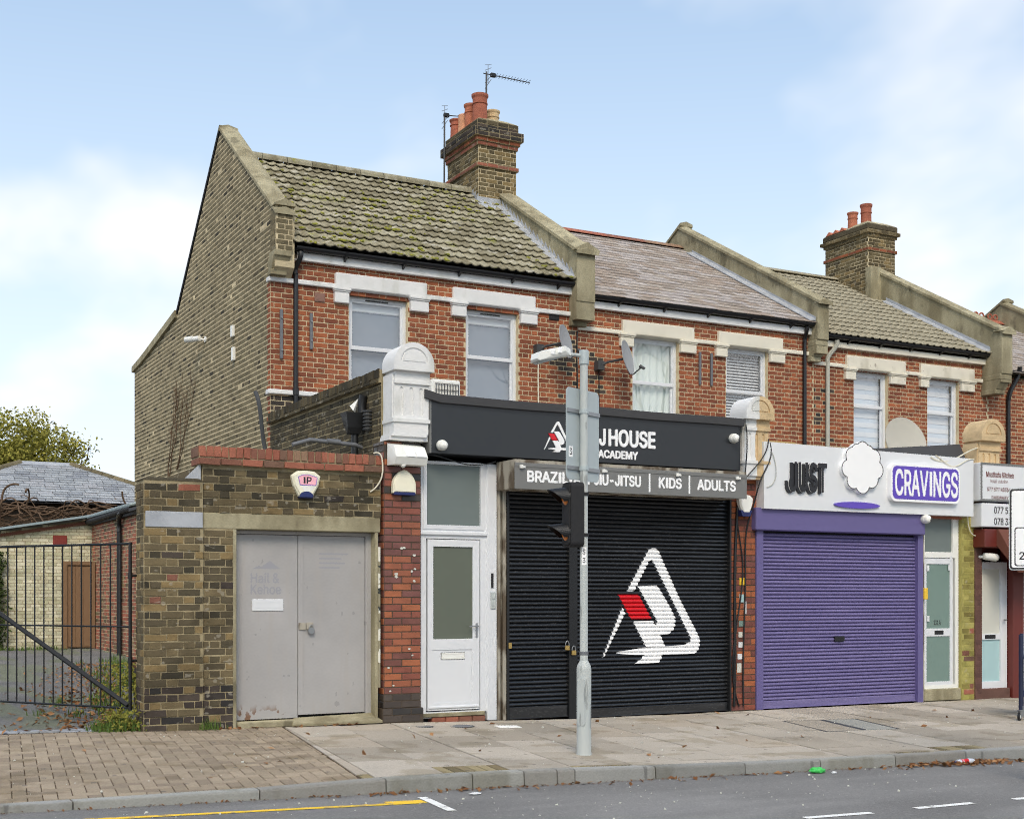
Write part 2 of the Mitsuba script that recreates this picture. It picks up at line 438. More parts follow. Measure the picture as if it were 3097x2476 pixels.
def bend(points, n=8):
    """A smooth curve through the points."""
    p = np.asarray(points, float)
    from scipy.interpolate import CubicSpline
    s = np.concatenate([[0], np.cumsum(np.linalg.norm(np.diff(p, axis=0), axis=1))])
    return CubicSpline(s, p)(np.linspace(0, s[-1], n * (len(p) - 1) + 1))


def lathe(profile, c=(0, 0, 0), axis=(0, 0, 1), n=24):
    """(radius, height) pairs turned about an axis through c."""
    ax = np.asarray(axis, float) / np.linalg.norm(axis)
    a = np.cross(ax, [1.0, 0, 0] if abs(ax[0]) < 0.9 else [0, 1.0, 0])
    a /= np.linalg.norm(a)
    b = np.cross(ax, a)
    ang = np.arange(n) * 2 * np.pi / n
    v = np.vstack([np.asarray(c) + ax * h + r * (np.cos(ang)[:, None] * a + np.sin(ang)[:, None] * b) for r, h in profile])
    f = []
    for i in range(len(profile) - 1):
        for j in range(n):
            k = (j + 1) % n
            f += [(i * n + j, i * n + k, (i + 1) * n + k), (i * n + j, (i + 1) * n + k, (i + 1) * n + j)]
    return v, np.array(f)


def move(mesh, d):
    return mesh[0] + np.asarray(d, float), mesh[1]


def turn(mesh, axis, deg, about=(0, 0, 0)):
    R = trimesh.transformations.rotation_matrix(math.radians(deg), axis)[:3, :3]
    return (mesh[0] - np.asarray(about)) @ R.T + np.asarray(about), mesh[1]


def text(s, height, width=None, depth=0.004, bold=False, heavy=0.0):
    """Lettering with its lower left corner at the origin, squeezed to a given width."""
    ms, x = [], 0.0
    for run in s.replace('I', '~I~').replace('~~', '~').strip('~').split('~'):          # the capital I is a plain bar
        if run == 'I':
            m = bx(0, (.26 if bold else .16) * height, 0, height, 0, depth)
        else:
            q = meshkit.text_mesh(run, height, depth, bold)
            m = np.array(q.vertices) - [q.vertices[:, 0].min(), 0, 0], np.array(q.faces)
        ms.append((m[0] + [x, 0, 0], m[1]))
        x = ms[-1][0][:, 0].max() + .17 * height
    v, f = join(ms)
    v[:, 0] -= v[:, 0].min()
    if width:
        v[:, 0] *= width / v[:, 0].max()
    if heavy:                                                                          # fattened by copies set a little apart in depth
        return join([(v * [1, 1, 1 + .03 * k] + [dx * heavy * height, dz * heavy * height, 0], f) for k, (dx, dz) in enumerate(((0, 0), (-1, .3), (1, -.3), (.3, 1), (-.3, -1)))])
    return v, f


# ------------------------------------------------------------------ pieces (bricks, tiles, pavers)
class Pieces:
    """Collects the alike pieces of one thing. The 300 that show largest become parts, the rest one mesh of kind stuff for each holder."""
    def __init__(s, root, name, rest, most=300):
        s.root, s.name, s.rest, s.most, s.all = root, name, rest, most, []

    def add(s, holder, meshes, bsdf, tones):
        """meshes: (n, k, 3) vertices with shared faces, or a list of meshes; tones: (n, 2)."""
        v, f = meshes
        v = np.asarray(v)
        c = v.mean(1) - CAM
        d = np.linalg.norm(c, axis=1)
        ext = v.max(1) - v.min(1)
        area = np.sort(ext, axis=1)[:, 1] * np.sort(ext, axis=1)[:, 2]
        px = 1548 + 3920 * (c @ np.array([math.cos(PSI), -math.sin(PSI), 0])) / (c @ FWD)
        py = 1800 - 3920 * c[:, 2] / (c @ FWD)
        seen = (px > -40) & (px < 3140) & (py > -20) & (py < 2520) & (c @ FWD > 0.5)
        big = np.argmax(np.partition(ext, 1, axis=1)[:, :1] == ext, axis=1)       # the thin direction is the way it faces
        facing = np.abs(np.take_along_axis(c, big[:, None], 1)[:, 0]) / d
        for i in range(len(v)):
            s.all.append((area[i] * facing[i] / d[i] ** 2 if seen[i] else 0.0, holder, v[i], f, bsdf, tones[i]))

    def flush(s, hidden=None):
        order = sorted(range(len(s.all)), key=lambda i: -s.all[i][0])
        rest = {}
        for k, i in enumerate(order):
            size, holder, v, f, bsdf, tone = s.all[i]
            if k < s.most and size > 0:
                part(holder, s.name, (v, f), bsdf, tone=tone)
            else:
                rest.setdefault((holder, bsdf), []).append((v, f, tone))
        for (holder, bsdf), items in rest.items():
            m = join([(v, f) for v, f, _ in items])
            uv = np.vstack([np.tile([[t[0], t[1] + 0.5]], (len(v), 1)) for v, _, t in items])
            part(holder, s.rest, m, bsdf, uv=uv, kind='stuff')


BRICKF = np.array([[0, 1, 5], [0, 5, 4], [1, 2, 6], [1, 6, 5], [2, 3, 7], [2, 7, 6], [3, 0, 4], [3, 4, 7],
                   [4, 5, 9], [4, 9, 8], [5, 6, 10], [5, 10, 9], [6, 7, 11], [6, 11, 10], [7, 4, 8], [7, 8, 11], [8, 9, 10], [8, 10, 11]])


def brick_meshes(rects, frame, rng, proud=0.004, joint=0.011, b=0.003, jit=0.0015, back=-0.012, vj=None):
    r = np.asarray(rects, float)
    n = len(r)
    j, i = joint / 2, (joint if vj is None else vj) / 2
    u0, u1, v0, v1 = r[:, 0] + i, r[:, 1] - i, r[:, 2] + j, r[:, 3] - j
    w = proud + rng.uniform(-.5 * jit, 2 * jit, n)
    V = np.empty((n, 12, 3))
    for k, (uu, vv) in enumerate(((u0, v0), (u1, v0), (u1, v1), (u0, v1))):
        su, sv = (1 if k in (0, 3) else -1), (1 if k in (0, 1) else -1)
        du, dv = rng.uniform(-jit, jit, n), rng.uniform(-jit, jit, n)
        V[:, k] = np.stack([uu + du, vv + dv, np.full(n, back)], 1)
        V[:, 4 + k] = np.stack([uu + du, vv + dv, w - b], 1)
        V[:, 8 + k] = np.stack([uu + su * b + du, vv + sv * b + dv, w], 1)
    V = frame.o + V[..., :1] * frame.eu + V[..., 1:2] * frame.ev + V[..., 2:3] * frame.ew
    return V, BRICKF


def courses(poly, pitch, L, bond='flemish', v0=None, u0=0.0, rng=None):
    """Brick rectangles (u0, u1, v0, v1) that fill a polygon, course by course."""
    shapely.prepare(poly)
    a, b, c, d = poly.bounds
    v = b if v0 is None else v0 + math.floor((b - v0) / pitch) * pitch
    out, row = [], int(round((v - (v0 or 0)) / pitch))
    while v < d - 0.2 * pitch:
        cut = poly.intersection(LineString([(a - 1, v + pitch / 2), (c + 1, v + pitch / 2)]))
        for g in getattr(cut, 'geoms', [cut]):
            if g.is_empty or g.length < 0.03:
                continue
            s, e = g.bounds[0], g.bounds[2]
            if bond == 'flemish':
                lens, off = (L, L / 2), (0.0 if row % 2 == 0 else 0.75 * L)
            elif bond == 'header':
                lens, off = (L / 2, L / 2), (0.0 if row % 2 == 0 else L / 4)
            elif bond == 'english' and row % 2:
                lens, off = (L / 2, L / 2), L / 4
            else:
                lens, off = (L, L), (0.0 if row % 2 == 0 else L / 2)
            per = sum(lens)
            x = u0 + off + math.floor((s - u0 - off) / per) * per
            k = 0
            while x < e:
                y = x + lens[k % 2]
                p, q = max(x, s), min(y, e)
                if q - p > 0.035:
                    out.append((p, q, max(v, b), min(v + pitch, d)))
                x, k = y, k + 1
        v += pitch
        row += 1
    return np.array(out)


def brickwork(pieces, holder, frame, poly, pitch, L, tone, bond='flemish', bsdf='m_masonry', rng=None, v0=None, u0=0.0, **kw):
    r = courses(poly, pitch, L, bond, v0, u0)
    t = tone(r) if callable(tone) else np.stack([rng.random(len(r)), np.full(len(r), tone)], 1)
    pieces.add(holder, brick_meshes(r, frame, rng, **kw), bsdf, t)


def wall(root, name, frame, poly, thick, pieces, pitch, L, tone, mortar, rng, bond='flemish', bsdf='m_masonry', clad=None, v0=None, u0=0.0, **kw):
    """A wall: the mortar-coloured core and the bricks set into its face."""
    key = part(root, name, frame(prism(poly, -thick, 0)), 'm_masonry' if bsdf != 'm_stained_brick' else 'm_stained_brick', tone=(0.5, mortar))
    brickwork(pieces, key, frame, poly if clad is None else clad, pitch, L, tone, bond, bsdf, rng, v0, u0, **kw)
    return key
# ------------------------------------------------------------------ ground, road, pavement
rng = np.random.default_rng(7)


def zs(x):
    return np.interp(x, [2.5, 3.5, 5.5, 7, 8, 10.5, 15], [.06, .035, .01, -.03, -.05, -.065, -.075])


def zp(x, y):
    """Height of the pavement: it falls to the road and is lowered at the crossing on the left."""
    y = np.asarray(y, float)
    return zs(x) + .02 * np.minimum(y, 0) - .065 * np.interp(x, [2.6, 4.2], [1, 0]) * np.clip(-y / 3.6, 0, 1) ** 1.5


def zr(x):
    return -.105 - .0145 * np.clip(x, -6, 13)


def kerb_y(x):
    return -3.5 - .055 * (np.asarray(x, float) - 1)


def sheet(xs, ys, zf):
    X, Yy = np.meshgrid(xs, ys)
    v = np.stack([X.ravel(), Yy.ravel(), zf(X, Yy).ravel()], 1)
    n = len(xs)
    i, j = np.meshgrid(np.arange(len(ys) - 1), np.arange(n - 1), indexing='ij')
    a = (i * n + j).ravel()
    return v, np.vstack([np.stack([a, a + 1, a + n + 1], 1), np.stack([a, a + n + 1, a + n], 1)])


far = [-900, -300, -100, -40]
ground('ground', sheet(far + [-20, 0, 20, 60, 150, 400, 1200], [-900, -200, -60, -30, -21, 0, 8, 20, 40, 100, 400, 1500], lambda x, y: 0 * x - 0.45), 'm_soil')
ground('road', sheet(far + list(np.linspace(-20, 25, 46)) + [40, 80, 200, 500], [-21, -17, -13, -10, -8, -6, -5, -4.6, -4.3, -4.0, -3.7, -3.4, -3.0], lambda x, y: zr(x)), 'm_asphalt', smooth=True)

# pavement bed under the pieces, and the pieces
bedx = np.arange(-12, 30.1, 0.5)
bed = sheet(bedx, [-1.0, -0.9, -0.8, -0.7, -0.6, -0.5, -0.375, -0.25, 0.0], lambda x, t: 0 * x)
bv = bed[0].copy()
ky = kerb_y(bv[:, 0]) + 0.05
tt = -bv[:, 1]
bv[:, 1] = ky * tt + 2.2 * (1 - tt)
bv[:, 2] = zp(bv[:, 0], bv[:, 1]) - 0.009
pave = ground('pavement', (bv, bed[1]), 'm_soil')

EDGE_T, EDGE_B = (4.36, 0.16), (3.83, -3.56)          # where the block paving meets the slabs
left_poly = Polygon([(-6, float(kerb_y(-6)) + .135), (EDGE_B[0], float(kerb_y(EDGE_B[0])) + .135), (4.338, .02), (3.50, .02), (3.50, -.04), (2.86, -.04), (2.82, 0.02), (1.55, .20), (-6, 2.1)])
right_poly = Polygon([(EDGE_B[0] + .012, float(kerb_y(EDGE_B[0])) + .135), (26, float(kerb_y(26)) + .135), (26, .04), (14.9, .04), (14.9, -.01), (13.62, -.01), (13.62, -.02), (10.26, -.02), (7.0, -.02), (7.0, .0), (5.96, .0), (5.96, -.03), (5.46, -.03), (5.46, .1), (4.366, .1)])


def slab_mesh(poly, zf, th=0.05, gap=0.004, bev=0.004, lift=0.0):
    """A paving piece: its outline extruded, top following the ground, upper edge bevelled."""
    g = poly.buffer(-gap, join_style=2)
    if g.is_empty or g.geom_type != 'Polygon' or g.area < 0.0015:
        return None
    out = np.array(g.exterior.coords)[:-1]
    if Polygon(out).exterior.is_ccw is False:
        out = out[::-1]
    n = len(out)
    if n > 6:
        g = g.simplify(0.004)
        out = np.array(shapely.geometry.polygon.orient(g).exterior.coords)[:-1]
        n = len(out)
    c = out.mean(0)
    inn = out + (c - out) / np.maximum(np.linalg.norm(c - out, axis=1, keepdims=True), 1e-6) * bev
    zo, zi = zf(out[:, 0], out[:, 1]) + lift, zf(inn[:, 0], inn[:, 1]) + lift
    v = np.vstack([np.c_[out, zo - th], np.c_[out, zo - bev * .7], np.c_[inn, zi]])
    f = []
    for i in range(n):
        k = (i + 1) % n
        f += [(i, k, n + k), (i, n + k, n + i), (n + i, n + k, 2 * n + k), (n + i, 2 * n + k, 2 * n + i)]
    try:
        tri = trimesh.creation.triangulate_polygon(Polygon(inn), engine='earcut')[1]
    except Exception:
        return None
    if len(tri) == 0 or tri.max() >= n:
        return None
    return v, np.vstack([np.array(f), tri + 2 * n])


def add_slab(pieces, holder, poly, bsdf, tone, zf=zp, **kw):
    for g in getattr(poly, 'geoms', [poly]):
        if g.geom_type != 'Polygon':
            continue
        m = slab_mesh(g, zf, **kw)
        if m is not None:
            pieces.add(holder, (m[0][None], m[1]), bsdf, np.array([tone]))


slabs = Pieces(pave, 'paving_slab', 'far_paving')
GA = math.radians(-6.5)
ge, gn = np.array([math.cos(GA), math.sin(GA)]), np.array([-math.sin(GA), math.cos(GA)])
org = np.array([EDGE_T[0] + .0, 0.0])


def cell(s0, s1, t0, t1):
    return Polygon([org + ge * s + gn * t for s, t in ((s0, t0), (s1, t0), (s1, t1), (s0, t1))])


COLW, ROWL = 0.60, 0.90
hole = shapely.box(0, 0, 0, 0)
MAN = Polygon([(9.93, -2.15), (10.95, -2.28), (11.22, -1.24), (10.17, -1.08)])
for i in range(-2, 34):
    off = [0.0, 0.46, 0.22, 0.66][i % 4]
    for j in range(-6, 4):
        t0 = j * ROWL - off
        q = cell(i * COLW, (i + 1) * COLW, t0, t0 + ROWL).intersection(right_poly).difference(MAN)
        if q.is_empty or q.area < 0.004:
            continue
        y = q.centroid.y - (float(kerb_y(q.centroid.x)) + .135)
        if q.area < 0.22 and y < 0.4 and rng.random() < 0.75:                      # made up with small mossy blocks along the kerb
            m = 6
            for k in range(m):
                add_slab(slabs, pave, cell(i * COLW + k * COLW / m, i * COLW + (k + 1) * COLW / m, t0, t0 + ROWL).intersection(q), 'm_paving', (rng.random(), 22), gap=.005)
        else:
            add_slab(slabs, pave, q, 'm_paving', (rng.random(), 14), gap=.005, lift=rng.uniform(-.003, .003))
slabs.flush()

blocks_key = ground('block_paving', slab_mesh(left_poly, lambda x, y: zp(x, y) - .04, th=.004, gap=.0), 'm_soil')
blocks = Pieces(blocks_key, 'paver', 'more_pavers')
w = 0.105
shapely.prepare(left_poly)
for a in range(-44, 60):
    for b in range(-44, 60):
        for dx, dy, sx, sy in ((0, 0, 2, 1), (0, 1, 1, 2)):
            x, y = (a + 2 * b + dx) * w, (a - 2 * b + dy) * w
            if not (-10 < x < 8 and -6 < y < 4):
                continue
            q = cell(x, x + sx * w, y, y + sy * w)
            if not left_poly.intersects(q):
                continue
            if not left_poly.contains(q):
                q = q.intersection(left_poly)
            if q.centroid.x < -1.5:
                continue
            add_slab(blocks, blocks_key, q, 'm_paving', (rng.random(), 13), gap=.0035, bev=.006, lift=rng.uniform(-.002, .002))
blocks.flush()

# kerb of granite stones, low on the left where it is dropped
kerb = thing('kerb', kind='structure')
edges = [-11.0, -8.6, -6.4, -4.1, -1.9, -.2, 1.62, 2.98, 4.0, 4.75, 5.22, 5.53, 5.70, 6.5, 7.45, 8.3, 9.2, 10.1, 11.1, 12.2, 13.2, 14.3, 15.4, 16.6, 18.0, 20.0, 23.0, 26.0]
for x0, x1 in zip(edges[:-1], edges[1:]):
    x0, x1 = x0 + .006, x1 - .006
    vs = []
    for xx in (x0, x1):
        ky0, zt = float(kerb_y(xx)), float(zp(xx, kerb_y(xx))) + .004
        zb = float(zr(xx)) - .1
        r = .018 if zt - float(zr(xx)) > .06 else .008
        vs += [(xx, ky0 - .012, zb), (xx, ky0, zt - r), (xx, ky0 + r * .4, zt - r * .3), (xx, ky0 + r * 1.2, zt), (xx, ky0 + .132, zt), (xx, ky0 + .132, zb)]
    f = []
    for i in range(6):
        k = (i + 1) % 6
        f += [(i, 6 + k, k), (i, 6 + i, 6 + k)]
    f += [(0, 1, 2), (0, 2, 3), (0, 3, 4), (0, 4, 5), (6, 8, 7), (6, 9, 8), (6, 10, 9), (6, 11, 10)]
    part(kerb, 'kerb_stone', (np.array(vs), np.array(f)), 'm_paving', tone=(rng.random(), 15))

# driveway behind the setts
drive_poly = Polygon([(-8, 2.6), (1.52, .42), (2.84, .10), (2.9, .34), (5.44, 13.0), (5.44, 16.7), (-8, 16.7)])
dv, df = trimesh.creation.triangulate_polygon(drive_poly.segmentize(1.0), engine='earcut')
ground('driveway', (np.c_[dv, zs(dv[:, 0]) * 0 + .05 + .012 * np.maximum(dv[:, 1] - 1, 0)], df), 'm_drive')


def zd(y):
    return .05 + .012 * max(y - 1, 0)


setts = thing('setts_strip', kind='structure')
p0, p1 = np.array([-1.6, 1.02]), np.array([2.84, .09])
n = int(np.linalg.norm(p1 - p0) / .19)
ax = (p1 - p0) / np.linalg.norm(p1 - p0)
nx = np.array([-ax[1], ax[0]])
for i in range(n):
    for k in range(2):
        a0 = p0 + ax * (i * .19 + .09 * k) + nx * (.105 * (k - 1) + .105)
        q = Polygon([a0, a0 + ax * .185, a0 + ax * .185 + nx * .10, a0 + nx * .10])
        m = slab_mesh(q, lambda x, y: zs(x) * 0 + .062, gap=.004, bev=.012, lift=rng.uniform(-.006, .006))
        part(setts, 'sett', m, 'm_paving', tone=(rng.random(), 20))

# road markings
def strip(points, width, lift=.004):
    p = np.asarray(points, float)
    d = np.gradient(p, axis=0)
    d /= np.linalg.norm(d, axis=1, keepdims=True)
    s = np.stack([-d[:, 1], d[:, 0]], 1) * width / 2
    a, b = p - s, p + s
    v = np.vstack([np.c_[a, zr(a[:, 0]) + lift], np.c_[b, zr(b[:, 0]) + lift]])
    n = len(p)
    f = []
    for i in range(n - 1):
        f += [(i, i + 1, n + i + 1), (i, n + i + 1, n + i)]
    return v, np.array(f)


xs = np.linspace(-6, 4.06, 24)
whole('road_marking', join(strip(np.c_[xs, -4.02 - .085 * (xs - 1.6)], .075), strip(np.c_[np.array([3.8, 4.1]), np.array([-4.16, -4.18])], .15)), 'm_road_paint', 'yellow line along the dropped kerb', 'road marking', tone=(1.0, 0), kind='structure')
for a, b in (((4.17, -3.98), (4.10, -4.68)), ((6.30, -5.99), (6.93, -6.01)), ((7.40, -5.985), (8.03, -5.97)), ((8.5, -5.96), (9.15, -5.95))):
    put(thing('road_marking', 'white dash painted on the road', 'road marking', kind='structure'), strip(np.linspace(a, b, 4), .075), 'm_road_paint', tone=(0.0, 0))

# covers in the pavement
cover = thing('manhole_cover', 'large double manhole cover in a dark frame in the slabs', 'manhole cover')
mc = [np.array(p) for p in list(MAN.exterior.coords)[:4]]
mid_a, mid_b = mc[0] * .47 + mc[1] * .53, mc[3] * .47 + mc[2] * .53
part(cover, 'frame', slab_mesh(MAN, lambda x, y: zp(x, y) - .004, gap=.0, bev=.002), 'm_dark_grey')
for q, b, t in ((Polygon([mc[0], mid_a, mid_b, mc[3]]), 'm_paving', (0.6, 14)), (Polygon([mid_a, mc[1], mc[2], mid_b]), 'm_paving', (0.1, 15))):
    part(cover, 'lid', slab_mesh(q, zp, gap=.045, bev=.004), b, tone=t)
for (cx, cy, r), lab in zip(((5.80, -.42, .10), (6.22, -.46, .15)), ('small round grey cover set in the slabs near the red pilaster', 'wider round grey cover set in the slabs before the white door')):
    k = thing('stopcock_cover', lab, 'cover')
    z = float(zp(cx, cy))
    part(k, 'rim', lathe([(r, -.03), (r, .003), (r - .015, .004), (r - .015, -.01)], (cx, cy, z), n=28), 'm_dark_grey')
    part(k, 'lid', lathe([(0, .0025), (r - .018, .0025), (r - .018, -.01)][::-1], (cx, cy, z), n=28), 'm_zinc')
whole('white_tile', slab_mesh(cell(2.29, 2.55, -.42, -.25), zp, gap=.0, bev=.003, lift=.006), 'm_white_tile', 'square white cover let into the slabs by the shutter', 'tile')
# ------------------------------------------------------------------ the terrace: three brick houses set back behind the shops
YF, PITCH, BL = 4.2, 0.0717, 0.210
RED, STOCK = 2, 0


def window(root, x0, x1, z0, z1, rail, kind, surround='m_white_paint', y=YF, sw=.055):
    """A sash window in its reveal: frame, two sashes, two panes, and what hangs behind them."""
    w = part(root, 'window', join(bx(x0 + .001, x1 - .001, y + .36, y + .38, z0, z1), bx(x0 - .03, x0 + .001, y + .1, y + .38, z0, z1), bx(x1 - .001, x1 + .03, y + .1, y + .38, z0, z1)), 'm_room')
    fr = front(y + .075)
    part(w, 'frame', fr(prism(rect(x0, x1, z0, z1).difference(rect(x0 + sw, x1 - sw, z0 + sw, z1 - sw)), -.07, 0)), 'm_pvc')
    for k, (a, b, d) in enumerate(((rail - .03, z1 - sw, -.012), (z0 + sw, rail + .03, -.04))):
        part(w, 'sash', front(y + .075)(prism(rect(x0 + sw, x1 - sw, a, b).difference(rect(x0 + sw + .028, x1 - sw - .028, a + (.045 if k == 0 else .03), b - .03)), d - .03, d)), 'm_pvc')
        part(w, 'pane', front(y + .075)((np.array([[x0 + sw + .02, a + .02, d - .018], [x1 - sw - .02, a + .02, d - .018], [x1 - sw - .02, b - .02, d - .018], [x0 + sw + .02, b - .02, d - .018]]), np.array([[0, 1, 2], [0, 2, 3]]))), 'm_glass')
    yb = y + .075 + .13
    if kind == 'roller':
        part(w, 'blind', join(bx(x0 + .03, x1 - .03, yb, yb + .004, z0, z1 - .17)), 'm_blind')
        part(w, 'blind_box', cb(x0 + .03, x1 - .03, yb - .03, yb + .05, z1 - .19, z1 - .06, .01), 'm_blind_white')
        part(w, 'trickle_vent', cb(x0 + .28, x1 - .28, y + .062, y + .078, z1 - .05, z1 - .032, .003), 'm_dark_grey')
    elif kind == 'net':
        n = 40
        u = np.linspace(x0 + .02, x1 - .02, n)
        yy = yb + .018 * np.sin(u * 46) + .008 * np.sin(u * 117 + 1)
        v = np.vstack([np.c_[u, yy, np.full(n, z0)], np.c_[u, yy, np.full(n, z1 - .03)]])
        part(w, 'net_curtain', (v, np.array([t for i in range(n - 1) for t in ((i, i + 1, n + i + 1), (i, n + i + 1, n + i))])), 'm_net', smooth=True)
    elif kind == 'venetian':
        for z in np.arange(z0 + .05, z1 - .05, .05):
            part(w, 'blind_slat', turn(bx(x0 + .04, x1 - .04, yb - .02, yb + .02, z, z + .002), (1, 0, 0), 38, (0, yb, z)), 'm_blind_white')
    else:
        for i, z in enumerate(np.arange(z0, z1 - .04, .085)):
            if i == 0:
                part(w, 'blind', bx(x0 + .03, x1 - .03, yb + .012, yb + .015, z0, z1 - .03), 'm_day_night')
            part(w, 'blind_band', bx(x0 + .03, x1 - .03, yb + .004 * (i % 2), yb + .004 + .004 * (i % 2), z, min(z + (.06 if i % 2 else .087), z1 - .03)), 'm_day_night' if i % 2 else 'm_blind_white')
    return w


def surround(root, x0, x1, zb, zt, cons, zc, m, tone=None):
    """The painted lintel with a stepped console under each end."""
    key = part(root, 'lintel', join(cb(x0, x1, YF - .065, YF + .02, zb, zt, .012), hull([(x0 + .10, YF - .062, zb), (x1 - .10, YF - .062, zb), (x0 + .10, YF + .10, zb), (x1 - .10, YF + .10, zb), (x0 + .16, YF - .03, zb - .02), (x1 - .16, YF - .03, zb - .02), (x0 + .16, YF + .10, zb - .02), (x1 - .16, YF + .10, zb - .02)])), m, tone=tone)
    for a, b in cons:
        part(key, 'console', join(cb(a + .02, b - .02, YF - .07, YF + .04, zc, zb - .055, .01), cb(a + .01, b - .01, YF - .085, YF + .04, zb - .058, zb - .036, .006), cb(a, b, YF - .10, YF + .04, zb - .038, zb + .001, .008)), m, tone=tone)
    return key


def tiles(pieces, holder, x0, x1, ye, ze, yr, zrg, rows, tw, kind, rng, bsdf, tone_row):
    """Courses of roof tiles or slates from the eaves (ye, ze) up to the ridge (yr, zrg)."""
    L = math.hypot(yr - ye, zrg - ze)
    d = np.array([0, (yr - ye) / L, (zrg - ze) / L])
    nrm = np.array([0, -d[2], d[1]])
    g = L / rows
    n = int(round((x1 - x0) / tw))
    tw = (x1 - x0) / n
    if kind == 'roll':
        s = np.linspace(0, 1, 11)
        prof = .012 * np.cos(2 * np.pi * 2 * s) + .003 * np.cos(2 * np.pi * 4 * s)
    elif kind == 'flat':
        s = np.array([0, .06, .12, .40, .46, .54, .60, .88, .94, 1.0])
        prof = np.array([.012, .012, -.004, -.004, .010, .010, -.004, -.004, .012, .012])
    else:
        s, prof = np.array([0, .5, 1.0]), np.zeros(3)
    k = len(s)
    th, up_ = (.016, .034) if kind == 'roll' else (.014, .027) if kind == 'flat' else (.009, .0095)
    f = []
    for i in range(k - 1):
        f += [(i, i + 1, k + i + 1), (i, k + i + 1, k + i), (2 * k + i, 2 * k + i + 1, i + 1), (2 * k + i, i + 1, i)]
    f += [(0, k, 2 * k), (k - 1, 3 * k - 1, 2 * k - 1)]
    f = np.array(f)
    V, t = [], []
    for r in range(rows):
        off = (.5 if r % 2 else 0) if kind == 'slate' else 0.0
        for c in range(-1 if off else 0, n):
            a, b = x0 + (c + off) * tw, x0 + (c + 1 + off) * tw
            a, b = max(a, x0), min(b, x1)
            if b - a < .04:
                continue
            gap = .0025 if kind != 'roll' else .0
            u = a + gap + s * (b - a - 2 * gap)
            lift = up_ + rng.uniform(0, .006 if kind == 'slate' else .004)
            lo = np.array([0, ye, ze]) + d * (r * g - rng.uniform(0, .006)) + nrm * lift
            hi = np.array([0, ye, ze]) + d * ((r + 1) * g + .03) + nrm * .001
            sk = rng.uniform(-.004, .004)
            top = np.zeros((k, 3)) + lo + nrm * prof[:, None] + nrm * (sk * (s - .5))[:, None]
            up = np.zeros((k, 3)) + hi + nrm * prof[:, None]
            under = top - nrm * th
            top[:, 0], up[:, 0], under[:, 0] = u, u, u
            V.append(np.vstack([top, up, under]))
            t.append((rng.random(), tone_row))
    pieces.add(holder, (np.array(V), f), bsdf, np.array(t))
    return d, nrm


def roof(root, x0, x1, ye, ze, yr, zrg, yb, zb):
    """The boarded slopes under the tiles."""
    e = .13 * (zrg - ze) / (yr - ye)
    pts = np.array([(ye + .13, ze - .02 + e), (yr, zrg - .02), (yb, zb - .04), (yb, zb - .14), (yr, zrg - .14), (ye + .13, ze - .06 + e)])
    v = np.vstack([np.c_[np.full(6, x0), pts], np.c_[np.full(6, x1), pts]])
    f = [(i, (i + 1) % 6, 6 + (i + 1) % 6) for i in range(6)] + [(i, 6 + (i + 1) % 6, 6 + i) for i in range(6)]
    return part(root, 'roof', (v, np.array(f)), 'm_felt')


def gutter(root, x0, x1, y, z, brackets=()):
    a = np.linspace(0, np.pi, 9)
    prof = np.r_[np.c_[-.055 * np.cos(a), -.06 * np.sin(a)], np.c_[.047 * np.cos(a), -.05 * np.sin(a)]]
    n = len(prof)
    v = np.vstack([np.c_[np.full(n, x), y + prof[:, 0], z + prof[:, 1]] for x in (x0, x1)])
    f = [t for i in range(n) for t in ((i, (i + 1) % n, n + (i + 1) % n), (i, n + (i + 1) % n, n + i))]
    for k in range(n // 2 - 1):
        for o in (0, n):
            f += [(o + k, o + k + 1, o + n - 2 - k), (o + k, o + n - 2 - k, o + n - 1 - k)]
    g = part(root, 'gutter', (v, np.array(f)), 'm_gutter')
    for bxx in brackets:
        part(g, 'bracket', hull([(bxx - .02, y - .06, z), (bxx + .02, y - .06, z), (bxx - .012, y + .06, z - .12), (bxx + .012, y + .06, z - .12), (bxx - .02, y + .06, z), (bxx + .02, y + .06, z), (bxx - .02, y - .03, z - .065), (bxx + .02, y - .03, z - .065)]), 'm_gutter')
    return g


def kneeler(root, name, x0, x1, y0, zb, zt, pk, rng, brick=None, corb=((0, .0, .06), (1, .1, .22))):
    """The end of a party wall over the eaves, corbelled out on two stone steps."""
    h1, h2 = corb
    ms = [cb(x0 + .0, x1 - .02, y0 + .04, YF, zb - .10, zb, .01), hull([(x0, y0 + .05, zb - .10), (x1 - .03, y0 + .05, zb - .10), (x0, YF, zb - .10), (x1 - .03, YF, zb - .10), (x0 - .0, y0 + .14, zb - .27), (x1 - .05, y0 + .14, zb - .27), (x0, YF, zb - .27), (x1 - .05, YF, zb - .27)]),
          cb(x0 - .01, x1 - .06, y0 + .15, YF, zb - .36, zb - .27, .01)]
    return part(root, name, join(ms), 'm_cement', tone=(.5, 0))


def party_wall(root, x0, x1, y0, zk, ya, za, base, over=.03):
    """A rendered wall that rises through the roof, with a saddle-backed coping."""
    poly = Polygon([(-y0, base), (-y0, zk - .05), (-ya, za - .05), (-ya - .02, base)])
    w = part(root, 'parapet_wall', left(x0)(prism(poly, -(x1 - x0), 0)), 'm_cement')
    n = 5
    L = math.hypot(ya - y0, za - zk)
    for i in range(n):
        s0, s1 = i / n + (.0015 if i else -.025), (i + 1) / n - .0015
        pts = []
        for s in (s0, s1):
            y, z = y0 + (ya - y0) * s, zk + (za - zk) * s
            pts += [(x0 - over, y, z - .05), (x0 - over, y, z), ((x0 + x1) / 2, y, z + .045), (x1 + over, y, z), (x1 + over, y, z - .05)]
        part(w, 'coping_stone', hull(pts), 'm_cement')
    return w


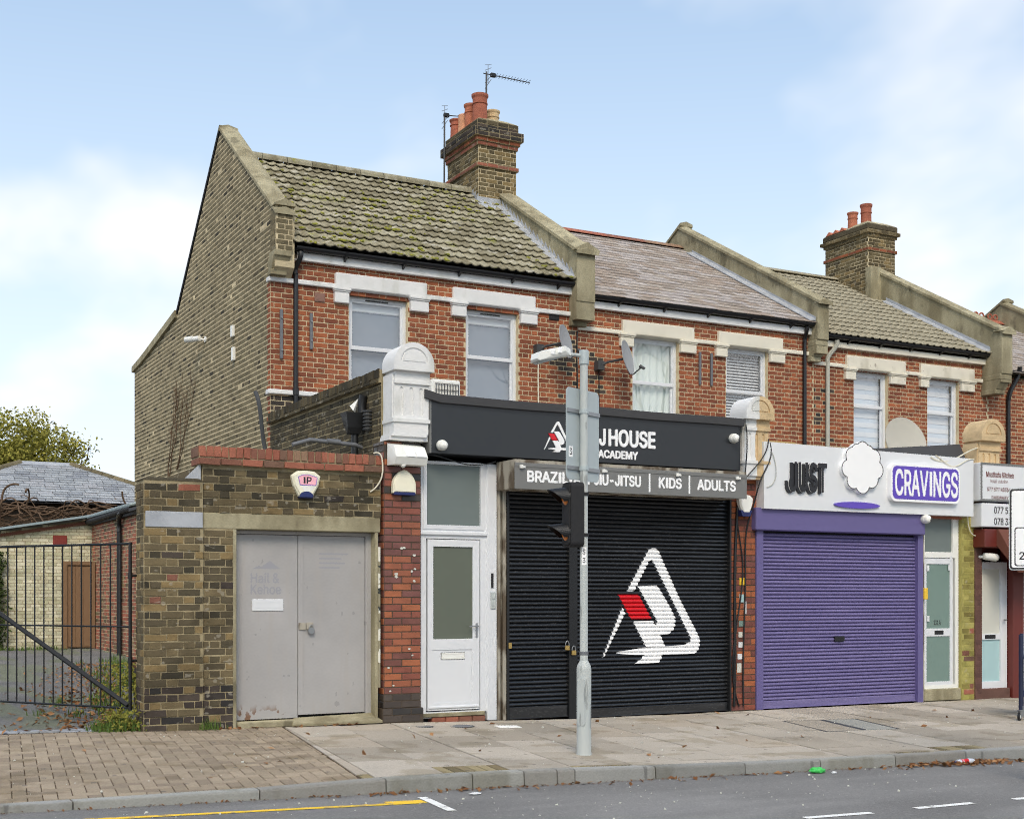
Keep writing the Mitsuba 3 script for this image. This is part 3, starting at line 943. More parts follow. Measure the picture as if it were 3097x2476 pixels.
def flashing(root, x, ys, zf, h=.13, stepped=True, side=-1):
    """Lead dressed against a wall, its top edge cut in steps."""
    ms = []
    for i in range(len(ys) - 1):
        a, b = ys[i], ys[i + 1]
        za, zb = zf(a), zf(b)
        if stepped:
            poly = Polygon([(-a, za), (-b, zb), (-b, zb + .05), (-b + (b - a) * .15, zb + h), (-a, za + .06)])
        else:
            poly = Polygon([(-a, za), (-b, zb), (-b, zb + h * .6), (-a, za + h * .6)])
        ms.append(left(x)(prism(poly.buffer(0), 0, .006)))
        ms.append(hull([(x - .14, a, za + .035), (x - .14, b, zb + .035), (x, a, za + .03), (x, b, zb + .03), (x - .14, a, za + .02), (x - .14, b, zb + .02), (x, a, za + .06), (x, b, zb + .06)]))
    return part(root, 'flashing', join(ms), 'm_lead')


def chimney(root, pieces, x0, x1, y0, y1, zb, bands, zt, rng, pots, cap_h=.20, mat_='m_stained_brick'):
    """A stack: brick shaft with projecting red courses, oversailing dark cap, and its pots."""
    c = part(root, 'chimney', bx(x0, x1, y0, y1, zb, zt - cap_h), 'm_masonry', tone=(.5, 9))
    for fr, a, b in ((front(y0), x0, x1), (left(x0), -y1, -y0)):
        brickwork(pieces, c, fr, rect(a, b, zb, zt - cap_h), PITCH, BL, 18, bsdf=mat_, rng=rng, v0=zb, jit=.003)
    def ring(z0, z1, o, row, m='m_stained_brick'):
        poly_f = rect(x0 - o, x1 + o, z0, z1)
        part(c, 'band', bx(x0 - o, x1 + o, y0 - o, y1 + o, z0, z1), 'm_masonry', tone=(.5, 10))
        for fr, a, b in ((front(y0 - o), x0 - o, x1 + o), (left(x0 - o), -y1 - o, -y0 + o)):
            brickwork(pieces, c, fr, rect(a, b, z0, z1), z1 - z0, BL, row, 'stretcher', m, rng, v0=z0, jit=.003)
    for z0, z1, o, row in bands:
        ring(z0, z1, o, row)
    part(c, 'flaunching', hull([(x0 - .02, y0 - .02, zt), (x1 + .02, y0 - .02, zt), (x0 - .02, y1 + .02, zt), (x1 + .02, y1 + .02, zt), (x0 + .12, y0 + .14, zt + .09), (x1 - .12, y0 + .14, zt + .09), (x0 + .12, y1 - .14, zt + .09), (x1 - .12, y1 - .14, zt + .09)]), 'm_cement')
    for px, py, h, r, row, flare, lab in pots:
        z = zt - .02
        if flare:
            prof = [(r * 1.0, 0), (r * .93, h * .55), (r * .92, h * .66), (r * 1.04, h * .67), (r * 1.04, h * .71), (r * .95, h * .72), (r * .97, h * .86), (r * 1.12, h * .93), (r * 1.14, h), (r * .9, h), (r * .85, h * .7), (r * .85, 0)]
        else:
            prof = [(r * 1.05, 0), (r * .96, h * .5), (r * .95, h * .97), (r * .9, h), (r * .8, h), (r * .8, 0)]
        part(c, 'chimney_pot', lathe(prof, (px, py, z), n=22), 'm_masonry', tone=row, label=lab)
    return c


# ---- first house
H = thing('terraced_house', 'end of terrace red brick house with mossy tiled roof, tall gable and white window lintels', 'house', group='houses of the brick terrace')
pc = Pieces(H, 'brick', 'brickwork')
X0, X1 = 5.54, 10.52
W1, W2 = (6.70, 7.615), (8.565, 9.455)
fpoly = rect(X0, X1, 3.1, 6.2)
for a, b in (W1, W2):
    fpoly = fpoly.difference(rect(a, b, 3.95, 5.73))
ZC1 = 5.7786 - 40 * PITCH


def front_tone(r):
    """Red facing bricks; a straight joint of sooty stock bricks beside the party wall on the right, dark plinth courses under the sill band."""
    t = np.full(len(r), float(RED))
    k = (r[:, 0] > 9.86) & (rng.random(len(r)) < np.clip((r[:, 0] - 9.86) * 1.5, 0, .62)) & (r[:, 3] < 5.62)
    t[k] = 4
    t[(r[:, 3] < 4.23)] = 4
    return np.stack([rng.random(len(r)), t], 1)


wall(H, 'front_wall', front(YF), fpoly, .30, pc, PITCH, BL, front_tone, 9, rng, v0=ZC1, u0=X0)
gpoly = Polygon([(-4.2, 0), (-4.2, 5.80), (-4.0, 5.95), (-4.0, 6.74), (-6.717, 8.68), (-9.478, 6.30), (-9.56, 6.30), (-12.97, 5.88), (-12.97, 0)])
gclad = gpoly.intersection(rect(-13, -3.9, 2.5, 9))


def gable_tone(r):
    t = np.full(len(r), float(STOCK))
    t[(r[:, 1] > -4.29) & (r[:, 3] < 5.9) & (r[:, 2] > 2.6)] = RED
    t[rng.random(len(r)) < .08] = 8
    t[(rng.random(len(r)) < .012)] = 9
    return np.stack([rng.random(len(r)), t], 1)


wall(H, 'gable_wall', left(X0), gpoly, .28, pc, PITCH, BL, gable_tone, 9, rng, clad=gclad, v0=ZC1, u0=-4.2, proud=.0015, jit=.0012, joint=.017, vj=.009, b=.002)
part(H, 'back_wall', join(bx(X0 + .3, X1 + .3, 9.2, 9.4, 0, 6.2), bx(X0 + .27, X0 + 3.2, 12.8, 12.97, 0, 5.7), bx(X0 + 3.0, X0 + 3.2, 9.4, 12.8, 0, 5.7)), 'm_masonry', tone=(.4, 0))
part(H, 'string_course', join(cb(X0 - .02, 6.49, YF - .05, YF + .01, 5.775, 5.845, .01), cb(7.90, 8.34, YF - .05, YF + .01, 5.775, 5.845, .01), cb(9.73, 10.40, YF - .05, YF + .01, 5.775, 5.845, .01), cb(X0 - .035, X0 + .01, YF - .05, YF + .09, 5.775, 5.845, .01)), 'm_white_paint')
part(H, 'sill_band', join(cb(X0 - .02, 10.40, YF - .06, YF + .01, 4.212, 4.28, .012), cb(X0 - .04, X0 + .01, YF - .06, YF + .10, 4.212, 4.28, .01)), 'm_white_paint')
surround(H, 6.48, 7.905, 5.79, 6.005, ((6.445, 6.705), (7.62, 7.95)), 5.575, 'm_white_paint')
surround(H, 8.33, 9.735, 5.79, 6.005, ((8.29, 8.57), (9.455, 9.785)), 5.575, 'm_white_paint')
window(H, *W1, 3.95, 5.72, 4.99, 'roller')
window(H, *W2, 3.95, 5.72, 5.02, 'roller')
part(H, 'air_brick', join(cb(6.18, 6.335, YF - .022, YF, 5.565, 5.69, .006), bx(6.205, 6.31, YF - .026, YF - .02, 5.585, 5.67)), 'm_airbrick')
part(H, 'air_brick', join(cb(10.0, 10.18, YF - .018, YF, 5.69, 5.785, .006), *[bx(10.02 + .04 * i, 10.045 + .04 * i, YF - .022, YF - .016, 5.70, 5.775) for i in range(4)]), 'm_black_matt')
for a, z0, z1 in ((5.69, 4.71, 5.40), (6.125, 4.88, 5.39)):
    t = part(H, 'restraint_plate', cb(a - .021, a + .021, YF - .045, YF - .008, z0, z1, .006), 'm_zinc', label='grey steel restraint plate bolted to the brickwork')
    for zz in (z0 + .12, z1 - .12):
        part(t, 'bolt', lathe([(0, .02), (.012, .02), (.014, 0)][::-1], (a, YF - .045, zz), (0, -1, 0), 8), 'm_steel')
part(H, 'fascia_board', cb(5.90, 10.40, YF - .09, YF - .06, 6.10, 6.22, .006), 'm_white_paint')
part(H, 'soffit', bx(5.80, 10.40, YF - .06, YF, 6.105, 6.12), 'm_white_paint')
gutter(H, 5.86, 10.37, YF - .15, 6.27, (6.6, 7.5, 8.4, 9.3, 10.1))
dp = part(H, 'downpipe', join(tube(bend([(5.93, YF - .15, 6.20), (5.92, YF - .13, 6.10), (5.89, YF - .055, 6.0), (5.89, YF - .05, 5.9)], 4), .036), tube([(5.89, YF - .05, 5.9), (5.89, YF - .05, 3.3)], .034, 10)), 'm_gutter', smooth=40)
part(dp, 'socket', join(lathe([(.036, 0), (.046, 0), (.046, .09), (.036, .09)], (5.89, YF - .05, 4.22)), cb(5.80, 5.98, YF - .03, YF, 4.20, 4.25, .006)), 'm_gutter')
YR1, ZR1, ZE1 = 6.85, 8.36, 6.30
rk = roof(H, 5.60, 10.45, 3.98, ZE1, YR1, ZR1, 9.55, 6.30)
tl = Pieces(H, 'roof_tile', 'roof_tiles')
d1, n1 = tiles(tl, rk, 5.79, 10.36, 3.98, ZE1, YR1, ZR1, 14, .305, 'roll', rng, 'm_roof_tile', .5)
tl.flush()
for i in range(11):
    x = 5.80 + i * .415
    a = np.linspace(-.25, np.pi + .25, 9)
    prof = np.c_[.125 * np.cos(a), .10 * np.sin(a) - .015]
    v = np.vstack([np.c_[np.full(9, xx), YR1 + prof[:, 0], ZR1 + prof[:, 1] + .02] for xx in (x + .004, x + .411)])
    part(rk, 'ridge_tile', (v, np.array([t for j in range(8) for t in ((j, j + 1, 10 + j), (j, 10 + j, 9 + j))])), 'm_roof_tile', tone=(rng.random(), .5))
# cushions of moss on the tiles
mo = []
ico = tm(trimesh.creation.icosphere(subdivisions=1))
Lr = math.hypot(YR1 - 3.98, ZR1 - ZE1)
while len(mo) < 260:
    x, s = rng.uniform(5.85, 10.3), rng.random() ** 1.25 * Lr
    if meshkit.fbm(np.array([x * 1.3, s * 1.6, 3.0]), 3, 5) + rng.uniform(-.09, .09) < .53:
        continue
    s = (math.floor(s / (Lr / 14)) + rng.choice([.06, .12, .5 * rng.random()])) * Lr / 14
    r = rng.uniform(.012, .034)
    p = np.array([x, 3.98, ZE1]) + d1 * s + n1 * .035
    v = ico[0] * np.array([r * rng.uniform(.8, 1.8), r, r * .55]) * (1 + .25 * (meshkit.noise(ico[0] * 2.1 + len(mo)) - .5))[:, None]
    mo.append((p + v[:, :1] * np.array([1, 0, 0]) + v[:, 1:2] * d1 + v[:, 2:] * n1, ico[1]))


def f_moss(p, n, uv):
    return mikit.mix(mi.Color3f(0.10, 0.12, 0.02), mi.Color3f(0.30, 0.28, 0.04), mikit.noise(p.x * 40, p.y * 40, p.z * 40))


mat('m_moss', mikit.proc(f_moss), 0.95)
part(rk, 'moss', join(mo), 'm_moss', smooth=True, kind='stuff')
# gable coping, kneeler and verge
gk = f'{H}__gable_wall'
ng = 6
for i in range(ng):
    pts = []
    for s in (i / ng + (.002 if i else -.03), (i + 1) / ng - .002):
        y, z = 4.0 + 2.717 * s, 6.765 + 1.951 * s
        pts += [(X0 - .025, y, z - .05), (X0 - .025, y, z), (X0 + .13, y, z + .05), (X0 + .27, y, z), (X0 + .27, y, z - .05)]
    part(gk, 'coping_stone', hull(pts), 'm_cement')
part(gk, 'coping_stone', hull([(X0 - .025, 6.68, 8.66), (X0 + .27, 6.68, 8.66), (X0 - .025, 6.80, 8.68), (X0 + .27, 6.80, 8.68), (X0 - .025, 6.70, 8.735), (X0 + .27, 6.70, 8.735), (X0 + .12, 6.72, 8.78), (X0 - .025, 6.79, 8.70), (X0 + .27, 6.79, 8.70)]), 'm_cement')
part(gk, 'verge', left(X0)(prism(Polygon([(-6.74, 8.76), (-9.55, 6.36), (-9.52, 6.31), (-6.72, 8.70)]), -.25, .02)), 'm_black_matt')
part(gk, 'low_coping', left(X0)(prism(Polygon([(-9.50, 6.40), (-12.0, 6.06), (-13.02, 5.95), (-13.02, 5.84), (-12.0, 5.93), (-9.50, 6.27)]), -.30, .05)), 'm_cement', label='weathered coping of the lower rear wall')
kn = part(H, 'kneeler', bx(X0 - .0, X0 + .245, 3.955, YF + .2, 6.17, 6.775), 'm_masonry', tone=(.5, 9), label='brick kneeler with stone corbels at the foot of the gable coping')
brickwork(pc, kn, front(3.955), rect(X0, X0 + .245, 6.17, 6.80), PITCH, BL, 0, rng=rng, bsdf='m_stained_brick')
brickwork(pc, kn, left(X0), rect(-4.2, -3.955, 6.17, 6.76), PITCH, BL, 0, rng=rng, bsdf='m_stained_brick')
part(kn, 'cap', hull([(X0 - .03, 3.91, 6.775), (X0 + .275, 3.91, 6.775), (X0 - .03, 4.1, 6.775), (X0 + .275, 4.1, 6.775), (X0 + .125, 3.91, 6.875), (X0 + .125, 4.1, 6.91), (X0 - .03, 3.91, 6.80), (X0 + .275, 3.91, 6.80)]), 'm_cement')
part(kn, 'corbel', join(cb(X0 - .02, X0 + .23, 3.95, YF, 6.09, 6.17, .008), hull([(X0 - .03, 3.97, 6.09), (X0 + .215, 3.97, 6.09), (X0 - .03, YF, 6.09), (X0 + .215, YF, 6.09), (X0 - .03, 4.06, 5.92), (X0 + .20, 4.06, 5.92), (X0 - .03, YF, 5.92), (X0 + .20, YF, 5.92)]), cb(X0 - .04, X0 + .19, 4.05, YF, 5.845, 5.92, .008)), 'm_cement')

# party wall between the first two houses, chimney
P1 = (10.36, 10.69)
party_wall(H, *P1, 3.97, 6.80, 7.3, 8.80, 5.7)
kneeler(H, 'party_kneeler', P1[0], P1[1], 3.95, 5.98, 6.8, 6.9, rng)
part(H, 'party_kneeler', join(bx(P1[0] - .0005, P1[1] + .0005, 3.955, YF, 5.98, 6.76), hull([(P1[0] - .05, 3.90, 6.755), (P1[1] + .06, 3.90, 6.755), (P1[0] - .05, 4.05, 6.78), (P1[1] + .06, 4.05, 6.78), (10.525, 3.90, 6.89), (10.525, 4.05, 6.93), (P1[0] - .05, 3.90, 6.78), (P1[1] + .06, 3.90, 6.78)])), 'm_cement')
rz1 = lambda y: ZE1 + (ZR1 - ZE1) * (y - 3.98) / (YR1 - 3.98) - .01
flashing(H, P1[0], np.arange(4.02, 6.5, .135), rz1)
CX0, CX1, CY0, CY1 = 9.93, 10.66, 6.50, 7.72
chim = chimney(H, pc, CX0, CX1, CY0, CY1, 7.9, ((8.735, 8.80, .035, 7), (9.10, 9.165, .025, 7), (9.17, 9.235, .055, 2), (9.24, 9.31, .10, 4), (9.315, 9.385, .10, 4), (9.39, 9.46, .03, 4), (9.465, 9.535, .03, 8)), 9.545, rng,
               ((10.05, 6.68, .50, .130, (.7, 16), True, 'tall brown red chimney pot at the front of the stack'), (10.05, 7.02, .44, .115, (.1, 16), True, 'red chimney pot second from the front'),
                (10.03, 7.24, .33, .115, (.95, 16), False, 'pale plain chimney pot'), (10.0, 7.50, .32, .115, (.3, 16), True, 'red chimney pot at the back of the stack'), (10.42, 6.92, .36, .115, (.1, 19), True, 'buff chimney pot on the right')), cap_h=.44)
part(H, 'flashing', join(left(CX0)(prism(Polygon([(-6.49, rz1(6.45) + .02)] + [q for i in range(4) for q in ((-6.5 - .09 * i, rz1(6.5 + .09 * i) + .17), (-6.58 - .09 * i, rz1(6.5 + .09 * i) + .14))] + [(-6.86, rz1(6.8) + .02)]).buffer(0), 0, .008)),
                        bx(CX0 - .03, P1[0], CY0 - .012, CY0, rz1(6.5) - .05, rz1(6.5) + .12), hull([(CX0 - .05, 6.30, rz1(6.30) + .035), (P1[0], 6.30, rz1(6.30) + .035), (CX0 - .05, 6.5, rz1(6.5) + .05), (P1[0], 6.5, rz1(6.5) + .05), (CX0 - .05, 6.30, rz1(6.3) + .02), (P1[0], 6.5, rz1(6.5) + .02)])), 'm_lead')
pc.flush()

# ---- second and third house
def slate_house(x0, x1, ze, zrg, wins, zl, cons, lint, m, tone, kind, rows, tw, tone_row, bsd, wz, kinds, label, zstr, gut_z, fas, fas_m, rd=8.0):
    h = thing('terraced_house', label, 'house', group='houses of the brick terrace')
    p = Pieces(h, 'brick', 'brickwork')
    poly = rect(x0, x1, 2.9, ze - .05)
    for a, b in wins:
        poly = poly.difference(rect(a, b, wz[0], wz[1]))

    def tn(r):
        t = np.full(len(r), float(RED))
        t[(r[:, 0] < x0 + .42) & (rng.random(len(r)) < .28) & (r[:, 3] < zl[0] - .3)] = 4
        return np.stack([rng.random(len(r)), t], 1)
    wall(h, 'front_wall', front(YF), poly, .30, p, PITCH, BL, tn, 9, rng, v0=ZC1 - .02, u0=x0)
    part(h, 'back_wall', bx(x0, x1, 11.8, 12.0, 0, ze), 'm_masonry', tone=(.4, 0))
    for (a, b), (ca, cb_) in zip(lint, cons):
        surround(h, a, b, zl[0], zl[1], (ca, cb_), zl[2], m, tone)
    xs_ = [x0] + [q for ab in lint for q in ab] + [x1]
    part(h, 'string_course', join([cb(a - .01, b + .01, YF - .045, YF + .01, zstr - .035, zstr + .035, .01) for a, b in zip(xs_[::2], xs_[1::2]) if b - a > .03]), m, tone=tone)
    for (a, b), k in zip(wins, kinds):
        window(h, a, b, wz[0], wz[1] - .01, wz[2], k)
    part(h, 'fascia_board', cb(x0 + .05, x1 - .05, YF - .09, YF - .06, *fas, .006), fas_m, tone=(0, 0) if fas_m == 'm_cream_paint' else None)
    part(h, 'soffit', bx(x0, x1, YF - .06, YF, fas[0] + .004, fas[0] + .02), 'm_white_paint')
    gutter(h, x0 + .16, x1 - .13, YF - .15, gut_z, np.linspace(x0 + .7, x1 - .6, 5))
    r = roof(h, x0 - .1, x1 + .1, 3.98, ze + .06, rd, zrg, 12.0, ze + .06)
    t = Pieces(h, 'slate' if kind == 'slate' else 'roof_tile', 'slates' if kind == 'slate' else 'roof_tiles')
    tiles(t, r, x0 + .15, x1 - .12, 3.98, ze + .06, rd, zrg, rows, tw, kind, rng, bsd, tone_row)
    t.flush()
    return h, p, r, (lambda y: ze + .06 + (zrg - ze - .06) * (y - 3.98) / (rd - 3.98))


H2, p2, r2, rz2 = slate_house(10.52, 15.32, 6.06, 8.35, ((11.55, 12.45), (13.42, 14.31)), (5.60, 5.82, 5.395), (((11.265, 11.56), (12.44, 12.79)), ((13.16, 13.43), (14.30, 14.66))), ((11.33, 12.73), (13.23, 14.60)), 'm_cream_paint', (.5, -.5),
                          'slate', 23, .30, 12, 'm_masonry', (3.7, 5.60, 4.87), ('net', 'venetian'), 'middle red brick house with grey slate roof and cream window lintels', 5.615, 6.12, (5.935, 6.05), 'm_white_paint')
for i in range(10):
    x = 10.75 + i * .445
    v = np.array([(x, 7.86, 8.29), (x, 8.0, 8.385), (x, 8.14, 8.29), (x + .44, 7.86, 8.29), (x + .44, 8.0, 8.385), (x + .44, 8.14, 8.29)]) + [0, 0, .03]
    part(r2, 'ridge_tile', (v, np.array([(0, 3, 4), (0, 4, 1), (1, 4, 5), (1, 5, 2), (0, 1, 2), (3, 5, 4)])), 'm_masonry', tone=(rng.random(), 7))
for a in (12.865, 13.10):
    part(H2, 'restraint_plate', cb(a - .02, a + .02, YF - .045, YF - .008, 4.90, 5.44, .006), 'm_zinc', label='grey steel restraint plate between the windows')
P2 = (15.20, 15.45)
party_wall(H2, *P2, 3.98, 6.54, 8.05, 8.80, 5.6)
party_wall(H2, P2[0] + .002, P2[1] - .002, 8.05, 8.80, 11.5, 6.9, 5.6, over=.032)
kneeler(H2, 'party_kneeler', P2[0] - .02, P2[1], 3.93, 5.83, 6.5, 6.6, rng)
part(H2, 'party_kneeler', join(cb(P2[0] - .001, P2[1] + .001, 3.945, YF, 5.83, 6.47, .012), cb(P2[0] - .02, P2[1] + .04, 3.93, 4.05, 6.42, 6.56, .04)), 'm_cement')
flashing(H2, P2[0], np.arange(4.0, 8.0, .4), rz2, stepped=False, h=.16)
part(H2, 'downpipe', join(tube(bend([(15.05, YF - .15, 6.05), (15.06, YF - .12, 5.97), (15.08, YF - .06, 5.88), (15.08, YF - .05, 5.8)], 4), .036), tube([(15.08, YF - .05, 5.8), (15.08, YF - .05, 3.2)], .035, 10)), 'm_gutter', smooth=40)
p2.flush()
H3, p3, r3, rz3 = slate_house(15.32, 19.60, 5.90, 8.16, ((16.25, 17.07), (18.04, 18.85)), (5.44, 5.665, 5.235), (((15.99, 16.27), (17.06, 17.47)), ((17.80, 18.05), (18.84, 19.23))), ((16.04, 17.45), (17.83, 19.21)), 'm_cream_paint', (.5, .5),
                          'flat', 15, .33, -.5, 'm_roof_tile', (3.6, 5.43, 4.81), ('bands', 'bands'), 'furthest red brick house with plain grey tiled roof and weathered cream lintels', 5.47, 5.96, (5.77, 5.87), 'm_cream_paint')
for i in range(9):
    x = 15.5 + i * .44
    v = np.array([(x, 7.87, 8.13), (x, 7.93, 8.19), (x, 8.07, 8.19), (x, 8.13, 8.13), (x + .435, 7.87, 8.13), (x + .435, 7.93, 8.19), (x + .435, 8.07, 8.19), (x + .435, 8.13, 8.13)]) + [0, 0, .03]
    part(r3, 'ridge_tile', hull(v), 'm_roof_tile', tone=(.6, -.5))
P3 = (19.46, 19.74)
party_wall(H3, *P3, 3.75, 6.38, 7.2, 8.32, 5.4)
kneeler(H3, 'party_kneeler', P3[0] - .02, P3[1], 3.70, 5.55, 6.4, 6.5, rng)
part(H3, 'party_kneeler', join(cb(P3[0] - .001, P3[1] + .001, 3.72, YF, 5.55, 6.35, .012), hull([(P3[0] - .05, 3.66, 6.34), (P3[1] + .05, 3.66, 6.34), (P3[0] - .05, 3.9, 6.36), (P3[1] + .05, 3.9, 6.36), (19.6, 3.66, 6.43), (19.6, 3.9, 6.46)])), 'm_cement')
flashing(H3, P3[0], np.arange(4.0, 7.0, .45), rz3, stepped=False, h=.2)
part(H3, 'party_wall_base', bx(19.18, 19.46, 6.85, 7.0, 7.3, 8.22), 'm_cement')
chimney(H3, p3, 19.25, 20.0, 7.0, 8.3, 7.7, ((8.59, 8.655, .03, 2), (8.89, 8.95, .03, 18), (8.955, 9.02, .08, 18)), 9.16, rng,
        ((19.40, 7.62, .40, .105, (.1, 16), True, 'red chimney pot at the left of the far stack'), (19.62, 7.45, .56, .115, (.7, 16), True, 'taller brown chimney pot of the far stack')), cap_h=.27)
part(H3, 'chimney_cap', join(cb(19.20, 20.05, 6.95, 8.35, 9.02, 9.16, .03), hull([(19.45, 7.2, 9.16), (19.8, 7.2, 9.16), (19.45, 7.8, 9.16), (19.8, 7.8, 9.16), (19.52, 7.35, 9.28), (19.72, 7.35, 9.28), (19.52, 7.65, 9.28), (19.72, 7.65, 9.28)])), 'm_stained_brick', tone=(.5, 8))
for y in (7.75, 7.95, 8.15):
    part(H3, 'cap_tile', hull([(19.21, y - .1, 9.16), (19.21, y + .1, 9.16), (19.21, y, 9.24), (19.5, y - .1, 9.16), (19.5, y + .1, 9.16), (19.5, y, 9.24)]), 'm_masonry', tone=(.1, 16))
part(H3, 'downpipe', join(tube(bend([(15.72, YF - .15, 5.88), (15.72, YF - .13, 5.78), (15.60, YF - .055, 5.58), (15.60, YF - .05, 5.48)], 4), .04), tube([(15.60, YF - .05, 5.48), (15.60, YF - .05, 3.2)], .038, 10)), 'm_grey_pipe', smooth=40, label='pale grey downpipe')
p3.flush()
# ------------------------------------------------------------------ low brick store with grey doors, left of the shop
S = thing('brick_store', 'low yellow brick passage front with grey double doors and red brick coping', 'outbuilding')
ps = Pieces(S, 'brick', 'brickwork')
PB, BB = 0.0765, 0.2286
PR = 1                                                                          # mixed stock brick


def store_tone(r):
    t = np.full(len(r), float(PR))
    q = rng.random(len(r))
    t[q < .25] = 8
    t[(q > .97)] = 4
    t[(q > .95) & (q < .97)] = 7
    low = (r[:, 2] < .42) & (rng.random(len(r)) < .7)
    t[low] = 4
    return np.stack([rng.random(len(r)), t], 1)


wall(S, 'left_pier', front(-.03), rect(2.885, 3.485, .02, 2.585), .33, ps, PB, BB, store_tone, 10, rng, bond='flemish', v0=.03, u0=2.885, jit=.004, bsdf='m_stained_brick', clad=rect(2.885, 3.485, .02, 2.10).union(rect(2.885, 3.485, 2.275, 2.585)))
brickwork(ps, f'{S}__left_pier', left(2.885), rect(-.30, .03, .02, 2.585), PB, BB, store_tone, rng=rng, bsdf='m_stained_brick', v0=.03, u0=-.3, jit=.004)
part(f'{S}__left_pier', 'patch', cb(2.90, 3.48, -.046, -.03, 2.108, 2.268, .004), 'm_lead', label='blue grey painted panel near the top of the pier')
part(f'{S}__left_pier', 'pier_top', hull([(2.87, -.04, 2.585), (3.49, -.04, 2.585), (2.87, .31, 2.585), (3.49, .31, 2.585), (2.92, .0, 2.615), (3.45, .0, 2.615), (2.92, .28, 2.615), (3.45, .28, 2.615)]), 'm_stained_brick', tone=(.3, 8))
wall(S, 'door_jamb', front(0), rect(3.485, 3.81, .02, 2.11), .32, ps, PB, BB, store_tone, 10, rng, v0=.03, u0=3.5, jit=.004, bsdf='m_stained_brick')
part(S, 'jamb_edge', join(cb(3.80, 3.845, -.004, .15, .03, 2.108, .008)), 'm_cement')
part(S, 'concrete_lintel', cb(3.487, 5.455, -.006, .30, 2.108, 2.268, .006), 'm_cement')
wall(S, 'upper_wall', front(0), rect(3.485, 5.46, 2.268, 2.757), .24, ps, PB, BB, store_tone, 10, rng, v0=2.268 + 0, u0=3.43, jit=.005, bsdf='m_stained_brick')
part(S, 'right_jamb', cb(5.395, 5.432, -.001, .30, .05, 2.106, .006), 'm_cement')
part(S, 'painted_edge', cb(5.432, 5.458, -.006, .30, .40, 1.95, .006), 'm_flaky_paint', label='strip of flaking white paint')
part(S, 'side_return', bx(3.485, 3.75, .24, 2.6, 1.5, 2.757), 'm_stained_brick', tone=(.3, 1))
part(S, 'flat_roof', bx(3.6, 5.5, .24, 4.15, 2.52, 2.56), 'm_felt')
part(S, 'lead_flashing', hull([(3.47, .0, 2.60), (3.47, .05, 2.60), (3.30, .02, 2.60), (3.30, .05, 2.60), (3.47, .0, 2.76), (3.47, .05, 2.76), (3.45, .0, 2.76)]), 'm_lead')
cp = part(S, 'coping', bx(3.445, 5.462, -.030, .26, 2.757, 2.95), 'm_masonry', tone=(.5, 10))
rr = [(3.44 + .2249 * i, 3.44 + .2249 * (i + 1), 2.757, 2.833) for i in range(9)]
ps.add(cp, brick_meshes(rr, front(-.055), rng, jit=.005), 'm_masonry', np.stack([rng.random(9) * .7, np.full(9, 7)], 1))
rr = [(3.44 + .0778 * i, 3.44 + .0778 * (i + 1), 2.838, 2.956) for i in range(26)]
ps.add(cp, brick_meshes(rr, front(-.035), rng, jit=.006), 'm_masonry', np.stack([rng.random(26), np.full(26, 7)], 1))
rr = [(-.26, .05, 2.757, 2.833)]
ps.add(cp, brick_meshes(rr, left(3.44), rng), 'm_masonry', np.array([[.3, 7.0]]))
rr = [(-.26, .03, 2.838, 2.956)]
ps.add(cp, brick_meshes(rr, left(3.44), rng), 'm_masonry', np.array([[.75, 7.0]]))
ps.flush()

gd = part(S, 'double_door', bx(3.84, 5.40, .235, .255, .08, 2.10), 'm_black_matt')
part(gd, 'door_frame', join(cb(3.842, 5.398, .12, .24, 2.068, 2.106, .004), cb(5.335, 5.398, .12, .24, .10, 2.068, .004), cb(3.842, 3.862, .13, .24, .09, 2.068, .003)), 'm_grey_door')
lf = part(gd, 'door_leaf', cb(3.864, 4.560, .15, .20, .098, 2.063, .003), 'm_grey_door', label='left grey steel leaf with a white letter plate and rust along its foot')
rf = part(gd, 'door_leaf', cb(4.566, 5.332, .15, .20, .128, 2.063, .003), 'm_grey_door', label='right grey steel leaf with hasp and padlock')
part(rf, 'cover_strip', cb(4.563, 4.625, .143, .15, .128, 2.060, .002), 'm_grey_door')
part(lf, 'letter_plate', join(cb(4.052, 4.396, .138, .15, 1.25, 1.378, .005), front(.138)(prism(rect(4.085, 4.365, 1.28, 1.35).difference(rect(4.095, 4.355, 1.29, 1.34)), 0, .003))), 'm_pvc')
gl = [Frame((4.040, .1495, 1.552), (1, 0, 0))(text('Hail &', .10, .315, .0012, True)), Frame((4.040, .1495, 1.432), (1, 0, 0))(text('Kehoe', .10, .335, .0012, True)),
      front(.1495)(prism(Polygon([(4.06, 1.70), (4.13, 1.735), (4.155, 1.72), (4.25, 1.785), (4.365, 1.70)]), 0, .0012))]
part(lf, 'ghost_lettering', join(gl), 'm_ghost', label='faint ghost of removed sign lettering')
for i, wd in enumerate((.34, .26, .30, .24)):
    part(rf, 'ghost_line', bx(4.80, 4.80 + wd, .1493, .15, 1.86 - .05 * i, 1.878 - .05 * i), 'm_ghost')
hs = part(rf, 'hasp', join(cb(4.566, 4.645, .128, .143, 1.045, 1.12, .003), cb(4.655, 4.728, .128, .15, 1.05, 1.125, .003)), 'm_rusty_metal')
part(hs, 'padlock', join(lathe([(0, 0), (.036, 0), (.038, .006), (.038, .02), (.034, .026), (0, .026)][::-1], (4.70, .128, 1.035), (0, -1, 0), 20), tube(bend([(4.683, .115, 1.06), (4.685, .115, 1.088), (4.70, .115, 1.096), (4.715, .115, 1.088), (4.717, .115, 1.06)]), .006, 6)), 'm_steel', smooth=40)
part(S, 'door_step', join(cb(3.86, 5.40, -.0, .23, .02, .085, .01), hull([(4.42, -.10, .055), (5.46, -.06, .045), (4.50, .10, .105), (5.40, .12, .12), (4.42, -.10, .03), (5.46, -.06, .02), (5.40, .12, .03), (4.50, .10, .03)])), 'm_cement')

